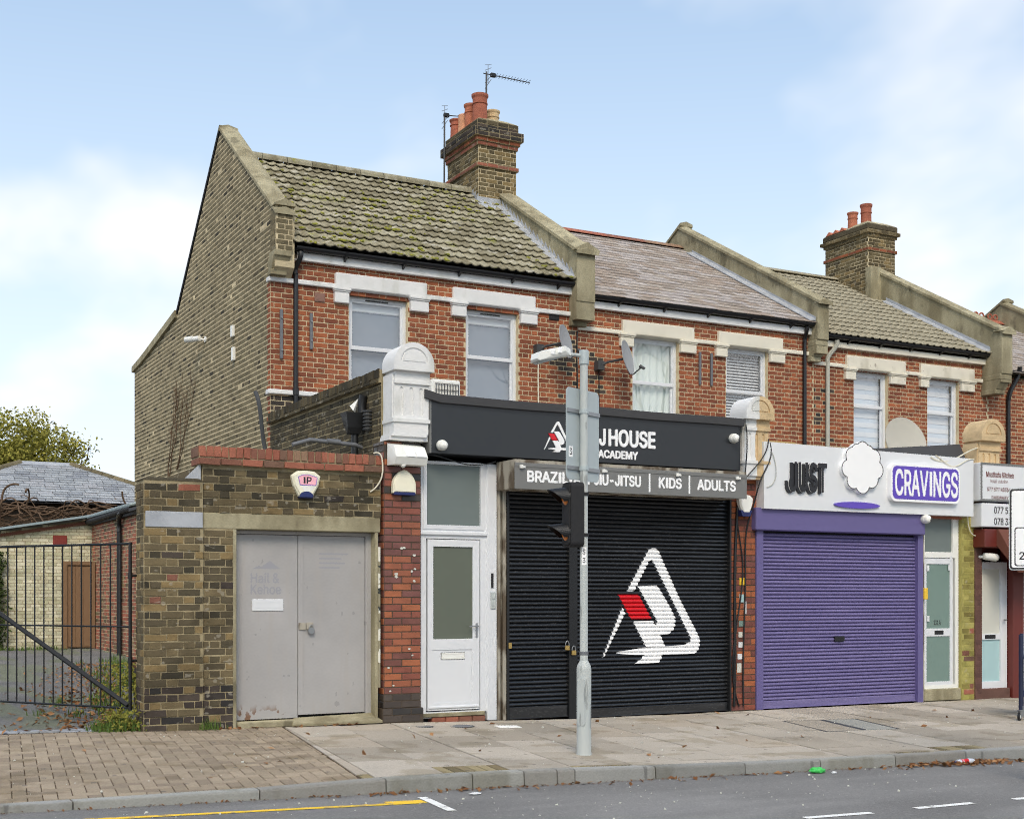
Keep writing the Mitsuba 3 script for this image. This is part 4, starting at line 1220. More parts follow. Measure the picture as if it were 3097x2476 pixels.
# ------------------------------------------------------------------ first shop
A = thing('shop', 'single storey shop with black fascia, black roller shutters and a white side door', 'shop')
pa = Pieces(A, 'brick', 'brickwork')
sw = Polygon([(-4.19, 2.4), (-4.19, 3.78), (-.17, 3.80), (-.17, 2.4)])
skey = wall(A, 'side_wall', left(5.54), sw, .24, pa, PITCH, BL, 8, 10, rng, v0=2.4, u0=-4.2, jit=.003, joint=.013, bsdf='m_stained_brick')
cpk = part(skey, 'coping', bx(5.51, 5.80, .17, 4.19, 3.79, 3.935), 'm_masonry', tone=(.5, 10))
rr = [(-4.18 + .2 * i, -4.18 + .2 * (i + 1), 3.785, 3.832) for i in range(20)]
pa.add(cpk, brick_meshes(rr, left(5.485), rng, jit=.004), 'm_stained_brick', np.stack([rng.random(20), np.full(20, 8)], 1))
rr = [(-4.18 + .0717 * i, -4.18 + .0717 * (i + 1), 3.836, 3.945) for i in range(56)]
pa.add(cpk, brick_meshes(rr, left(5.505), rng, jit=.005), 'm_stained_brick', np.stack([rng.random(56), np.full(56, 8)], 1))


def pil_tone(r):
    t = np.full(len(r), 3.0)
    t[r[:, 3] < .36] = 4
    t[(r[:, 2] > 2.42) & (rng.random(len(r)) < .35)] = 4
    return np.stack([rng.random(len(r)), t], 1)


pk = wall(A, 'pilaster', front(0), rect(5.50, 5.945, .17, 3.12), .32, pa, PB, BB, pil_tone, 11, rng, bond='stretcher', v0=.17, u0=5.485, bsdf='m_smooth_brick', jit=.001)
brickwork(pa, pk, left(5.50), rect(-.3, 0, .17, 3.12), PB, BB, pil_tone, rng=rng, bsdf='m_smooth_brick', v0=.17)
part(A, 'plinth', bx(5.475, 5.965, -.022, .3, -.06, .165), 'm_masonry', tone=(.5, 11))
brickwork(pa, f'{A}__plinth', front(-.022), rect(5.475, 5.965, .012, .17), .079, BB, 4, 'stretcher', 'm_smooth_brick', rng, v0=.012, u0=5.475)
# a few chips and dabs of paint on the pilaster
ch = []
for u, v, r in ((5.71, 1.94, .018), (5.74, 1.945, .014), (5.86, 1.865, .014), (5.64, 1.655, .018), (5.645, 1.62, .016), (5.83, 1.685, .012), (5.87, 1.71, .012), (5.86, 1.58, .015), (5.80, .82, .014), (5.61, .42, .012), (5.57, .36, .01), (5.84, .75, .010), (5.55, .62, .012)):
    a = np.linspace(0, 2 * np.pi, 9)[:-1]
    rad = r * rng.uniform(.6, 1.3, 8)
    ch.append(front(-.008)(prism(Polygon(np.c_[u + rad * np.cos(a) * 1.3, v + rad * np.sin(a)]), 0, .003)))
part(pk, 'paint_splash', join(ch), 'm_pale_paper', kind='stuff')
pa.flush()


def cap(root, x0, x1, z0, m, m2=None, split=None):
    """The moulded terracotta head of a shop pilaster: domed block with a lunette, fluted panel, stepped foot. z0 = foot."""
    c = part(root, 'pilaster_cap', bx(x0 + .02, x1 - .02, -.10, .16, z0, z0 + .73), m, tone=(.6, 19) if m == 'm_masonry' else None)
    zd = z0 + .76
    cx, r = (x0 + x1) / 2 + .01, (x1 - x0) / 2 + .005
    dome = Polygon([(cx - r, zd)] + [(cx + r * math.cos(t), zd + .07 + r * math.sin(t)) for t in np.linspace(math.pi, 0, 25)] + [(cx + r, zd)])
    lun = Polygon([(cx + .68 * r * math.cos(t), zd + .09 + .68 * r * math.sin(t)) for t in np.linspace(math.pi, 0, 19)])
    lun2 = Polygon([(cx + .56 * r * math.cos(t), zd + .105 + .56 * r * math.sin(t)) for t in np.linspace(math.pi, 0, 19)])
    ped = rect(x0 + .03, x1 - .02, z0 + .235, z0 + .62)
    for k in (0, 1, 2):
        u = x0 + .03 + (x1 - x0 - .05) * (.22 + .28 * k)
        ped = ped.difference(LineString([(u, z0 + .29), (u, z0 + .565)]).buffer(.022))
    layers = [('dome', [(dome, -.15, .185), (dome.difference(lun), .185, .20), (dome.intersection(lun2), .185, .196)]),
              ('neck', [(rect(x0 + .045, x1 - .01, z0 + .655, zd), -.15, .135), (rect(x0 + .03, x1 - .005, z0 + .62, z0 + .66), -.15, .15)]),
              ('fluted_panel', [(rect(x0 + .03, x1 - .02, z0 + .235, z0 + .62), -.15, .108), (ped, .108, .124)]),
              ('foot', [(rect(x0 + .005, x1 - .02, z0 + .195, z0 + .235), -.15, .165), (rect(x0 + .02, x1 - .035, z0 + .07, z0 + .195), -.15, .145), (rect(x0 - .005, x1 - .055, z0 + .04, z0 + .07), -.15, .15), (rect(x0 - .02, x1 - .08, z0, z0 + .04), -.15, .12)])]
    for nm, ps_ in layers:
        for half, mm in ((rect(-9, split or 99, -9, 9), m), (rect(split or 98, 99, -9, 9), m2)):
            mesh = [front(0)(prism(q.intersection(half), a, b)) for q, a, b in ps_ if q.intersection(half).area > 1e-5]
            if mesh:
                part(c, nm, join(mesh), mm, tone=(.6, 19) if mm == 'm_masonry' else None)
    return c


cap(A, 5.535, 6.005, 3.125, 'm_white_paint')
cap(A, 10.36, 10.80, 2.90, 'm_white_paint', 'm_masonry', 10.575)
part(A, 'right_pilaster', bx(10.25, 10.665, -.0, .3, -.1, 2.95), 'm_masonry', tone=(.5, 11))
pb = Pieces(A, 'pilaster_brick', 'pilaster_bricks')
brickwork(pb, f'{A}__right_pilaster', front(0), rect(10.255, 10.665, -.06, 2.91), PB, BB, 3, 'stretcher', 'm_masonry', rng, v0=-.06, u0=10.25)
pb.flush()
st = part(A, 'sticker', bx(10.40, 10.48, -.014, -.010, 1.55, 1.64), 'm_yellow')
for u, v, a, b, m in ((10.40, 1.33, .07, .10, 'm_teal_film'), (10.47, 1.18, .04, .16, 'm_sign_white'), (10.39, 1.02, .07, .07, 'm_teal_glass'), (10.385, .88, .06, .07, 'm_pale_paper'), (10.385, .75, .065, .07, 'm_sign_white'), (10.37, .60, .07, .07, 'm_sign_white'), (10.36, .43, .07, .12, 'm_pale_paper')):
    part(A, 'sticker', bx(u, u + a, -.014, -.010, v, v + b), m)
part(A, 'roof', join(bx(5.78, 10.7, .1, 4.19, 3.35, 3.42)), 'm_felt')
part(A, 'back_fill', join(bx(5.95, 10.25, .42, .45, -.1, 3.4), bx(5.95, 10.25, .1, .42, 3.0, 3.3)), 'm_room')

# white door with fanlight
W = part(A, 'white_door', bx(5.95, 6.93, .16, .30, -.03, 2.95), 'm_room', label='white plastic door with tall frosted pane and fanlight')
yd = .06
part(W, 'frame', join(front(yd)(prism(rect(5.950, 6.80, .085, 2.935).difference(unary_union([rect(6.035, 6.72, 2.205, 2.90), rect(6.035, 6.72, .10, 2.06)])), -.10, 0)), front(yd)(prism(rect(6.0, 6.76, 2.165, 2.93).difference(rect(6.042, 6.720, 2.214, 2.906)), 0, .012)), cb(5.95, 6.80, .03, .16, 2.10, 2.14, .006), cb(6.80, 6.925, .035, .16, -.025, 2.93, .008), cb(5.95, 6.10, yd - .006, .1, .03, .09, .004)), 'm_pvc')
part(W, 'fanlight', bx(6.04, 6.722, yd + .02, yd + .03, 2.21, 2.905), 'm_frosted')
lfz = part(W, 'door_leaf', front(yd)(prism(rect(6.055, 6.705, .115, 2.05).difference(unary_union([rect(6.122, 6.622, .922, 1.97), rect(6.110, 6.614, .20, .80)])), -.06, .006)), 'm_pvc')
part(lfz, 'frosted_pane', bx(6.12, 6.624, yd + .015, yd + .025, .92, 1.972), 'm_frosted_green')
part(lfz, 'panel', join(cb(6.108, 6.616, yd + .004, yd + .03, .198, .802, .004), cb(6.06, 6.70, yd - .022, yd, .135, .165, .008)), 'm_pvc')
part(lfz, 'letter_plate', join(front(yd + .003)(prism(rect(6.226, 6.517, .693, .765).difference(rect(6.24, 6.503, .705, .753)), 0, .010)), cb(6.24, 6.503, yd - .004, yd + .004, .705, .753, .003)), 'm_white_plastic')
part(lfz, 'letter_plate_edge', front(yd + .004)(prism(rect(6.221, 6.522, .688, .770).difference(rect(6.228, 6.515, .695, .763)), 0, .006)), 'm_dark_grey')
part(lfz, 'handle', join(cb(6.655, 6.683, yd - .014, yd - .004, .93, 1.10, .004), tube(bend([(6.669, yd - .014, 1.065), (6.669, yd - .05, 1.065), (6.64, yd - .055, 1.065), (6.56, yd - .055, 1.062)]), .009, 8)), 'm_steel', smooth=40)
part(W, 'threshold', join(cb(5.96, 6.76, .015, .16, .045, .088, .006)), 'm_cement', label='crumbling yellow mortar sill under the door')
for i in range(4):
    part(W, 'step_brick', cb(6.10 + .17 * i, 6.262 + .17 * i, .03, .16, -.03, .042, .008), 'm_masonry', tone=(rng.random(), 7))
whole('door_entry_panel', join(cb(6.838, 6.905, .018, .036, 1.26, 1.455, .006), cb(6.85, 6.892, .012, .02, 1.375, 1.42, .003), cb(6.85, 6.892, .012, .02, 1.29, 1.35, .003)), 'm_galvanised', 'grey entry phone panel on the white door post', 'intercom')
whole('house_number_strip', join(cb(6.846, 6.878, .028, .036, 1.50, 1.672, .003)), 'm_black_matt', 'narrow black strip on the white post above the entry phone', 'number plate')

# shutters
part(A, 'shutter_post', join(cb(6.93, 6.965, .02, .16, -.03, 2.66, .006), cb(6.99, 7.03, -.0, .14, -.03, 2.66, .006)), 'm_rusty_metal', label='rusty steel post beside the shutter')
part(A, 'shutter_guide', join(cb(7.03, 7.06, -.02, .08, -.03, 2.62, .004), cb(7.852, 7.965, -.045, .08, -.05, 2.62, .006), cb(10.235, 10.262, -.03, .08, -.06, 2.66, .004)), 'm_black')


def shutter(root, name, x0, x1, z0, z1, y, pitch, m, bottom, logo=None, label=None):
    """A roller shutter: interlocking curved slats and a bottom rail; painted shapes follow the slats."""
    sh = part(root, name, bx(x0, x1, y + .034, y + .044, z0, z1), 'm_black_matt', label=label)
    n = int((z1 - z0 - bottom) / pitch)
    prof = [(0, .032), (.09, .022), (.16, .004), (.30, -.003), (.48, -.005), (.64, -.002), (.78, .004), (.90, .014), (1.0, .032)]
    for i in range(n):
        z = z0 + bottom + i * pitch
        k = len(prof)
        v = np.vstack([[(x, y + d, z + t * pitch) for t, d in prof] for x in (x0, x1)])
        f = [q for j in range(k - 1) for q in ((j, k + j, k + j + 1), (j, k + j + 1, j + 1))]
        part(sh, 'slat', (v, np.array(f)), m)
    part(sh, 'bottom_rail', join(cb(x0, x1, y - .008, y + .03, z0, z0 + bottom, .006), cb(x0, x1, y - .03, y, z0, z0 + .012, .003)), m)
    for nm, poly, mm in logo or ():
        ms = []
        for i in range(n):
            z = z0 + bottom + i * pitch
            for t0, d0, t1, d1 in [(prof[j][0], prof[j][1], prof[j + 1][0], prof[j + 1][1]) for j in range(len(prof) - 1)]:
                q = poly.intersection(rect(x0, x1, z + t0 * pitch, z + t1 * pitch))
                for g in getattr(q, 'geoms', [q]):
                    if g.geom_type != 'Polygon' or g.area < 1e-6:
                        continue
                    v, f = prism(g, 0, .0006)
                    s = (v[:, 1] - (z + t0 * pitch)) / ((t1 - t0) * pitch)
                    ms.append((np.c_[v[:, 0], y + d0 + (d1 - d0) * s - v[:, 2] - .0008, v[:, 1]], f))
        part(sh, nm, join(ms), mm)
    return sh


def rounded(pts, r):
    return Polygon(pts).buffer(-r).buffer(2 * r).buffer(-r)


def emblem():
    """The fighter's mark: an open triangle, a bent figure and a red block, in shutter coordinates."""
    tri_l = [(9.030, 1.975), (9.075, 2.0), (9.13, 2.0), (9.175, 1.975), (9.23, 1.87), (9.50, 1.37), (9.78, .92), (9.808, .86), (9.800, .77), (9.77, .71), (9.71, .685), (9.25, .683), (8.825, .689), (8.452, .719), (8.975, .774), (9.50, .795), (9.587, .802), (9.655, .835), (9.672, .874), (9.40, 1.33), (9.12, 1.80), (9.075, 1.86), (9.040, 1.84), (8.816, 1.467), (8.712, 1.467)]
    fig = [(8.869, 1.533), (9.150, 1.541), (9.19, 1.50), (9.36, 1.26), (9.432, 1.13), (9.425, 1.03), (9.39, .975), (9.332, .939), (9.206, .926), (9.278, .785), (8.992, .785), (8.799, 1.100), (9.090, 1.105), (9.144, 1.038), (9.158, 1.10), (9.105, 1.18)]
    foot = [(8.975, .69), (9.242, .69), (9.205, .61), (9.175, .585), (8.816, .579), (8.90, .62)]
    leg = [(8.645, 1.27), (8.688, 1.20), (8.655, 1.15), (8.375, .66), (8.362, .672)]
    red = Polygon([(8.585, 1.425), (8.870, 1.425), (8.90, 1.40), (9.075, 1.125), (8.773, 1.128)])
    return unary_union([rounded(tri_l, .012), rounded(fig, .01), Polygon(foot), Polygon(leg)]), red


EW, ER = emblem()
shutter(A, 'narrow_shutter', 7.06, 7.85, -.02, 2.63, .0, .0512, 'm_black_slat', .14, label='narrow black roller shutter over the shop entrance')
shutter(A, 'shutter', 7.965, 10.235, -.05, 2.66, .03, .0505, 'm_black_slat', .11, (('painted_emblem', EW, 'm_letter_white'), ('painted_block', ER, 'm_red')), 'wide black roller shutter with white and red painted emblem')
for x, z in ((7.805, .80), (7.895, .74)):
    k = thing('padlock', 'brass padlock hanging on the left of two at the shutter post' if x < 7.85 else 'brass padlock hanging lower on the shutter post', 'padlock')
    part(k, 'body', cb(x - .028, x + .028, -.085, -.06, z - .03, z + .025, .004), 'm_brass')
    part(k, 'shackle', tube(bend([(x - .018, -.072, z + .02), (x - .018, -.072, z + .06), (x, -.072, z + .08), (x + .018, -.072, z + .06), (x + .018, -.072, z + .02)]), .006, 6), 'm_steel', smooth=True)
whole('shutter_lock', join(cb(7.045, 7.085, -.035, -.0, .80, .87, .005)), 'm_brass', 'small brass lock on the left edge of the narrow shutter', 'lock')

# black fascia sign
FS = thing('fascia_sign', 'long black fascia board with white emblem and raised white lettering', 'shop sign')
part(FS, 'board', cb(6.01, 10.33, -.12, .08, 3.0, 3.605, .006), 'm_fascia_panel')
part(FS, 'edge_trim', cb(5.995, 6.02, -.125, .08, 3.0, 3.61, .004), 'm_grey_panel')
nn = 24
xs = np.linspace(5.93, 10.36, nn)
zt = np.where(xs < 6.10, 3.70 - (xs - 5.93) * .45, 3.655) + .004 * np.sin(xs * 3.3)
part(FS, 'capping', join([hull([(a, -.165, za - .095), (b, -.165, zb - .095), (a, -.165, za - .005), (b, -.165, zb - .005), (a, -.15, za), (b, -.15, zb), (a, .12, za + .01), (b, .12, zb + .01), (a, -.12, za - .10), (b, -.12, zb - .10)]) for a, b, za, zb in zip(xs[:-1], xs[1:], zt[:-1], zt[1:])]), 'm_felt', label='dark bituminous capping strip')


def affine(poly, sx, sz, ox, oz):
    return shapely.affinity.affine_transform(poly, [sx, 0, 0, sz, ox, oz])


import shapely.affinity
s_ = .358 / 1.42
em = lambda q: affine(q, s_, s_, 7.46 - 8.362 * s_, 3.452 - 2.0 * s_)
part(FS, 'emblem', front(-.12)(prism(em(EW), 0, .012)), 'm_letter_white')
part(FS, 'emblem_block', front(-.12)(prism(em(ER), 0, .012)), 'm_red')
part(FS, 'lettering', join(Frame((7.995, -.12, 3.214), (1, 0, 0))(text('BJJ', .186, .305, .014, True, .02)), Frame((8.348, -.12, 3.214), (1, 0, 0))(text('HOUSE', .186, .668, .014, True, .02)), Frame((8.20, -.12, 3.061), (1, 0, 0))(text('ACADEMY', .088, .562, .014, True, .02))), 'm_letter_white')
# grey shutter box sign
GS = thing('strip_sign', 'grey strip sign on the shutter box listing classes in white capitals', 'shop sign')
part(GS, 'board', cb(6.905, 10.185, -.435, -.425, 2.615, 2.905, .003), 'm_grey_panel')
part(GS, 'top_rail', cb(6.905, 10.185, -.443, -.425, 2.865, 2.912, .004), 'm_grey_panel')
part(GS, 'box', bx(6.91, 10.18, -.425, .02, 2.625, 2.95), 'm_rusty_metal')
for s, a, b in (('BRAZILIAN', 7.064, 7.885), ('JIU-JITSU', 7.95, 8.599), ('|', 8.715, 8.735), ('KIDS', 8.86, 9.19), ('|', 9.295, 9.315), ('ADULTS', 9.425, 10.005)):
    m = text(s, .118 if s != '|' else .13, b - a, .006, True, .022 if s != '|' else 0)
    part(GS, 'lettering', Frame((a, -.435, 2.705 if s != '|' else 2.69), (1, 0, 0))(m), 'm_letter_white')
for x in (6.96, 8.05, 9.10, 10.0):
    k = thing('sign_clip_light', {6.96: 'small white spotlight at the left end of the strip sign', 8.05: 'small white spotlight on the strip sign beside the sign post', 9.10: 'small white spotlight on the strip sign above the word for children', 10.0: 'small white spotlight at the right end of the strip sign'}[x], 'spotlight')
    put(k, join(cb(x, x + .035, -.475, -.443, 2.845, 2.885, .004), cb(x + .03, x + .07, -.465, -.443, 2.85, 2.875, .004)), 'm_white_plastic')
# ------------------------------------------------------------------ second shop
B = thing('shop', 'shop with white projecting fascia, purple roller shutter and glazed side door', 'shop')
part(B, 'roof', join(bx(10.6, 14.8, .1, 4.19, 3.22, 3.28), hull([(11.4, .0, 3.30), (14.5, .0, 3.30), (11.4, 1.4, 3.30), (14.5, 1.4, 3.30), (12.0, .5, 3.37), (14.55, .2, 3.60), (14.55, .9, 3.60)])), 'm_felt')
part(B, 'back_fill', bx(10.7, 14.4, .30, .33, -.1, 3.2), 'm_room')
part(B, 'parapet', join(bx(10.65, 14.5, -.0, .25, 2.5, 3.26)), 'm_masonry', tone=(.4, 7))
part(B, 'timber_batten', join(cb(10.70, 11.35, .02, .09, 3.37, 3.43, .005), bx(10.68, 11.4, .0, .2, 3.3, 3.37)), 'm_ochre_wood')
part(B, 'shutter_box', cb(10.60, 13.57, -.10, .10, 2.255, 2.545, .012), 'm_purple_paint')
shutter(B, 'shutter', 10.775, 13.50, -.055, 2.255, .03, .0475, 'm_purple_slat', .10, label='purple roller shutter with a small dark slot')
part(B, 'shutter_guide', join(cb(10.665, 10.775, -.03, .10, -.06, 2.255, .005), cb(13.50, 13.60, -.03, .10, -.075, 2.255, .005)), 'm_purple_paint')
part(B, 'shutter_slot', join(cb(12.02, 12.19, .005, .045, .80, .87, .003)), 'm_black')
part(B, 'door_post', join(cb(13.605, 13.63, .0, .15, -.07, 2.5, .003), cb(13.63, 13.66, .01, .15, -.07, 2.5, .003)), 'm_rusty_metal')
D3 = part(B, 'glazed_door', bx(13.66, 14.37, .20, .22, .0, 2.52), 'm_room', label='narrow grey framed door with misted glass')
f3 = front(.05)
part(D3, 'frame', f3(prism(rect(13.665, 14.365, .10, 2.53).difference(unary_union([rect(13.71, 14.25, 2.03, 2.50), rect(13.70, 14.30, .15, 1.95)])), -.08, 0)), 'm_white_plastic')
part(D3, 'fanlight', bx(13.70, 14.26, .08, .09, 2.02, 2.51), 'm_frosted')
dl = part(D3, 'door_leaf', front(.055)(prism(rect(13.705, 14.26, .135, 1.94).difference(unary_union([rect(13.745, 14.205, .95, 1.86), rect(13.745, 14.205, .20, .84)])), -.05, 0)), 'm_pvc')
part(dl, 'pane', bx(13.74, 14.21, .07, .08, .945, 1.865), 'm_teal_glass')
part(dl, 'pane', bx(13.74, 14.21, .07, .08, .195, .845), 'm_teal_glass')
part(dl, 'letter_plate', cb(13.90, 14.07, .045, .056, .865, .92, .003), 'm_black_matt')
part(dl, 'door_number', Frame((13.90, .069, 1.0), (1, 0, 0))(text('131 A', .065, .135, .002, True)), 'm_ink')
for u, v in ((13.75, 1.79), (14.165, 1.80), (14.20, 1.93), (13.755, 1.08)):
    part(dl, 'sticker', bx(u, u + .04, .048, .054, v - .03, v + .05), 'm_sign_white')
part(B, 'door_step', cb(13.665, 14.37, .0, .2, -.07, .10, .012), 'm_cement', label='mossy concrete step of the glazed door')
whole('yellow_box', cb(13.60, 13.665, -.055, -.0, 1.36, 1.52, .006), 'm_yellow', 'small yellow box on the post beside the glazed door', 'box')
part(B, 'yellow_pilaster', bx(14.375, 14.625, -.0, .3, -.09, 3.0), 'm_masonry', tone=(.5, 6))
py = Pieces(B, 'painted_brick', 'painted_bricks')
brickwork(py, f'{B}__yellow_pilaster', front(0), rect(14.38, 14.62, -.08, 2.8), .079, BB, lambda r: np.stack([rng.random(len(r)), np.where((r[:, 2] < .95) & (rng.random(len(r)) < .28), 7.0, 6.0)], 1), 'stretcher', 'm_stained_brick', rng, v0=-.08, u0=14.30, proud=.005)
part(B, 'brown_pilaster', bx(14.625, 14.76, -.02, .3, -.09, 3.0), 'm_masonry', tone=(.5, 21))
brickwork(py, f'{B}__brown_pilaster', front(-.02), rect(14.63, 14.755, -.08, 2.8), .079, BB, 21, 'stretcher', 'm_masonry', rng, v0=-.08, u0=14.55, proud=.004)
py.flush()
cap(B, 14.55, 15.02, 2.86, 'm_masonry')

CS = thing('fascia_sign', 'white box fascia with raised dark and purple lettering over the purple shutter', 'shop sign')
v = np.array([(10.68, -.155, 2.530), (14.44, -.155, 2.535), (14.44, -.155, 3.350), (10.68, -.155, 3.388), (10.68, .02, 2.530), (14.44, .02, 2.535), (14.44, .02, 3.350), (10.68, .02, 3.388)])
part(CS, 'box', hull(v), 'm_sign_white')
fj = Frame((11.06, -.155, 2.775), (1, 0, 0))
for k, (s, a, b) in enumerate((('J', .0, .13), ('U', .16, .31), ('S', .335, .475), ('T', .49, .635))):
    body = text(s, .362, b - a, .03, True)
    for j in range(1):
        part(CS, 'letter', Frame((11.06 + a - .035, -.155, 2.755), (1, 0, 0))((body[0] * [1, 1, 1.0], body[1])), 'm_ink')
    part(CS, 'letter_face', Frame((11.06 + a, -.187, 2.775), (1, 0, 0))(text(s, .362, b - a, .012, True)), 'm_ink')
    part(CS, 'letter_edge', Frame((11.06 + a - .004, -.184, 2.772), (1, 0, 0))(text(s, .370, b - a + .008, .004, True)), 'm_letter_white')
part(CS, 'letter', Frame((11.015, -.155, 2.765), (1, 0, 0))(text('J', .362, .12, .03, True)), 'm_ink')
pl = rrect(12.79, 14.09, 2.695, 3.205, .09)
part(CS, 'plaque', front(-.155)(prism(pl, 0, .075)), 'm_letter_white')
part(CS, 'plaque_face', front(-.230)(prism(rrect(12.825, 14.065, 2.725, 3.175, .075), 0, .004)), 'm_violet')
part(CS, 'lettering', Frame((12.862, -.234, 2.785), (1, 0, 0))(text('CRAVINGS', .335, 1.18, .006, True)), 'm_letter_white')
# plain cloud-shaped panel and purple disc between the words
lobes = [(12.30, 3.36, .115), (12.12, 3.27, .12), (12.05, 3.10, .12), (12.14, 2.95, .12), (12.30, 2.90, .13), (12.46, 2.97, .12), (12.55, 3.10, .12), (12.50, 3.26, .12), (12.40, 3.33, .10), (12.2, 3.34, .1)]
cl = unary_union([Point(x, z).buffer(r, quad_segs=8) for x, z, r in lobes] + [Point(12.29, 3.12).buffer(.2)])
part(CS, 'cloud_panel', front(-.155)(prism(cl, 0, .06)), 'm_letter_white')
part(CS, 'cloud_outline', front(-.215)(prism(cl.difference(cl.buffer(-.010)), 0, .003)), 'm_ink')
part(CS, 'purple_disc', front(-.155)(prism(shapely.affinity.scale(Point(12.24, 2.62).buffer(.4, quad_segs=16), 1, .11), 0, .03)), 'm_violet')

# ------------------------------------------------------------------ third shop, cut by the right edge
Cc = thing('shop', 'takeaway shopfront with white light box signs and a white door, cut by the edge', 'shop')
part(Cc, 'roof', bx(14.8, 20, .1, 4.19, 3.2, 3.28), 'm_felt')
part(Cc, 'front_wall', join(bx(15.36, 20, .02, .3, 2.3, 3.3), bx(14.76, 20, .25, .28, -.1, 3.2)), 'm_redbrown')
D4 = part(Cc, 'door', bx(14.76, 15.36, .16, .18, 0, 1.95), 'm_room', label='white door with papered glass')
part(D4, 'frame', front(.05)(prism(rect(14.765, 15.355, .07, 1.90).difference(unary_union([rect(14.80, 15.22, .86, 1.80), rect(14.80, 15.22, .17, .775)])), -.06, 0)), 'm_pvc')
part(D4, 'papered_pane', bx(14.79, 15.23, .075, .085, .85, 1.81), 'm_pale_paper')
part(D4, 'film_pane', bx(14.79, 15.23, .075, .085, .16, .785), 'm_teal_film')
part(D4, 'letter_plate', cb(14.90, 15.11, .04, .052, .79, .845, .003), 'm_black_matt')
part(D4, 'handle', tube(bend([(15.29, .05, 1.06), (15.29, .01, 1.06), (15.24, .005, 1.06)]), .012, 8), 'm_steel')
part(Cc, 'door_sill', join(cb(14.77, 15.36, -.005, .2, -.09, .07, .01)), 'm_masonry', tone=(.5, 21))
part(Cc, 'red_post', cb(15.37, 15.60, -.05, .2, -.1, 2.3, .01), 'm_redbrown')
part(Cc, 'window_frame', join(cb(15.62, 15.70, .0, .15, .35, 2.2, .006), cb(15.62, 18, .0, .15, .30, .38, .006)), 'm_pvc')
part(Cc, 'window_pane', bx(15.68, 18, .07, .08, .38, 2.2), 'm_frosted')
part(Cc, 'tile_plinth', bx(15.62, 18, .0, .2, -.1, .30), 'm_masonry', tone=(.5, 20))
for i in range(3):
    for j in range(3):
        part(f'{Cc}__tile_plinth', 'tile', cb(15.625 + .1 * i, 15.72 + .1 * i, -.008, .002, -.1 + .13 * j, .02 + .13 * j, .003), ('m_blue', 'm_lead', 'm_sign_white')[(i + j) % 3])
part(Cc, 'red_panel', cb(14.60, 15.5, -.22, .1, 2.10, 2.36, .01), 'm_redbrown')
part(Cc, 'awning', hull([(14.83, -.25, 2.36), (19, -.25, 2.36), (14.83, .0, 2.36), (19, .0, 2.36), (14.83, -.62, 1.80), (19, -.62, 1.80), (14.83, -.60, 1.74), (19, -.60, 1.74)]), 'm_awning')
L1 = thing('light_box_sign', 'white light box sign with script lettering and a phone number at the right edge', 'shop sign')
part(L1, 'box', cb(14.51, 18.0, -.22, .02, 2.76, 3.30, .012), 'm_sign_white')
part(L1, 'rim', front(-.22)(prism(rect(14.51, 18.0, 2.76, 3.30).difference(rect(14.535, 17.97, 2.785, 3.275)), 0, .012)), 'm_grey_panel')
part(L1, 'lettering', join(Frame((14.62, -.22, 3.10), (1, 0, 0))(text('Musthafa Kitchen', .075, .56, .003, True)), Frame((14.70, -.22, 3.02), (1, 0, 0))(text('Halal cuisine', .05, .36, .002)), Frame((14.64, -.22, 2.90), (1, 0, 0))(text('077 577 45556', .055, .47, .003, True)), Frame((14.72, -.22, 2.79), (1, 0, 0))(text('TAKEAWAY AND', .045, .50, .003, True))), 'm_redbrown')
L2 = thing('light_box_sign', 'smaller lower white box sign with two lines of black digits', 'shop sign')
part(L2, 'box', cb(14.55, 18.0, -.21, .02, 2.39, 2.73, .01), 'm_sign_white')
part(L2, 'lettering', join(Frame((14.79, -.21, 2.585), (1, 0, 0))(text('077 577', .095, .42, .003, True)), Frame((14.79, -.21, 2.425), (1, 0, 0))(text('078 333', .095, .42, .003, True))), 'm_ink')

# ------------------------------------------------------------------ fourth house, mostly outside the frame
H4 = thing('terraced_house', 'house at the right edge with red crested ridge tiles', 'house', group='houses of the brick terrace')
p4 = Pieces(H4, 'brick', 'brickwork', 200)
wall(H4, 'front_wall', front(YF), rect(19.6, 25, 2.9, 5.6), .3, p4, PITCH, BL, 2, 9, rng, v0=ZC1, u0=19.74, clad=rect(19.6, 21.2, 2.9, 5.6))
p4.flush()
rk4 = roof(H4, 19.70, 25.0, 3.98, 5.66, 8.0, 7.72, 12.0, 5.66)
t4 = Pieces(H4, 'slate', 'slates', 150)
tiles(t4, rk4, 19.76, 24.3, 3.98, 5.66, 8.0, 7.72, 22, .30, 'slate', rng, 'm_masonry', 12)
t4.flush()
for i in range(10):
    x = 19.80 + i * .45
    m = [hull([(x, 7.86, 7.70), (x, 8.0, 7.81), (x, 8.14, 7.70), (x + .44, 7.86, 7.70), (x + .44, 8.0, 7.81), (x + .44, 8.14, 7.70)])]
    for o in (.10, .28):
        a = np.linspace(0, 2 * np.pi, 13)
        m.append(tube(np.c_[x + o + .065 * np.cos(a), np.full(13, 8.0), 7.87 + .06 * np.sin(a)], .020, 6, False))
    part(rk4, 'ridge_tile', join(m), 'm_masonry', tone=(rng.random(), 16))
gutter(H4, 19.8, 25.0, YF - .15, 5.70)
part(H4, 'downpipe', join(tube(bend([(20.32, YF - .15, 5.80), (20.30, YF - .12, 5.62), (20.14, YF - .07, 5.30), (20.12, YF - .05, 5.15)], 4), .045), tube([(20.12, YF - .05, 5.15), (20.12, YF - .05, 3.0)], .04, 10)), 'm_gutter', smooth=40)
party_wall(H4, 24.3, 24.6, 3.8, 5.97, 8.0, 8.24, 5.2)
party_wall(H4, 24.302, 24.598, 8.0, 8.24, 12, 6.2, 5.2, over=.032)

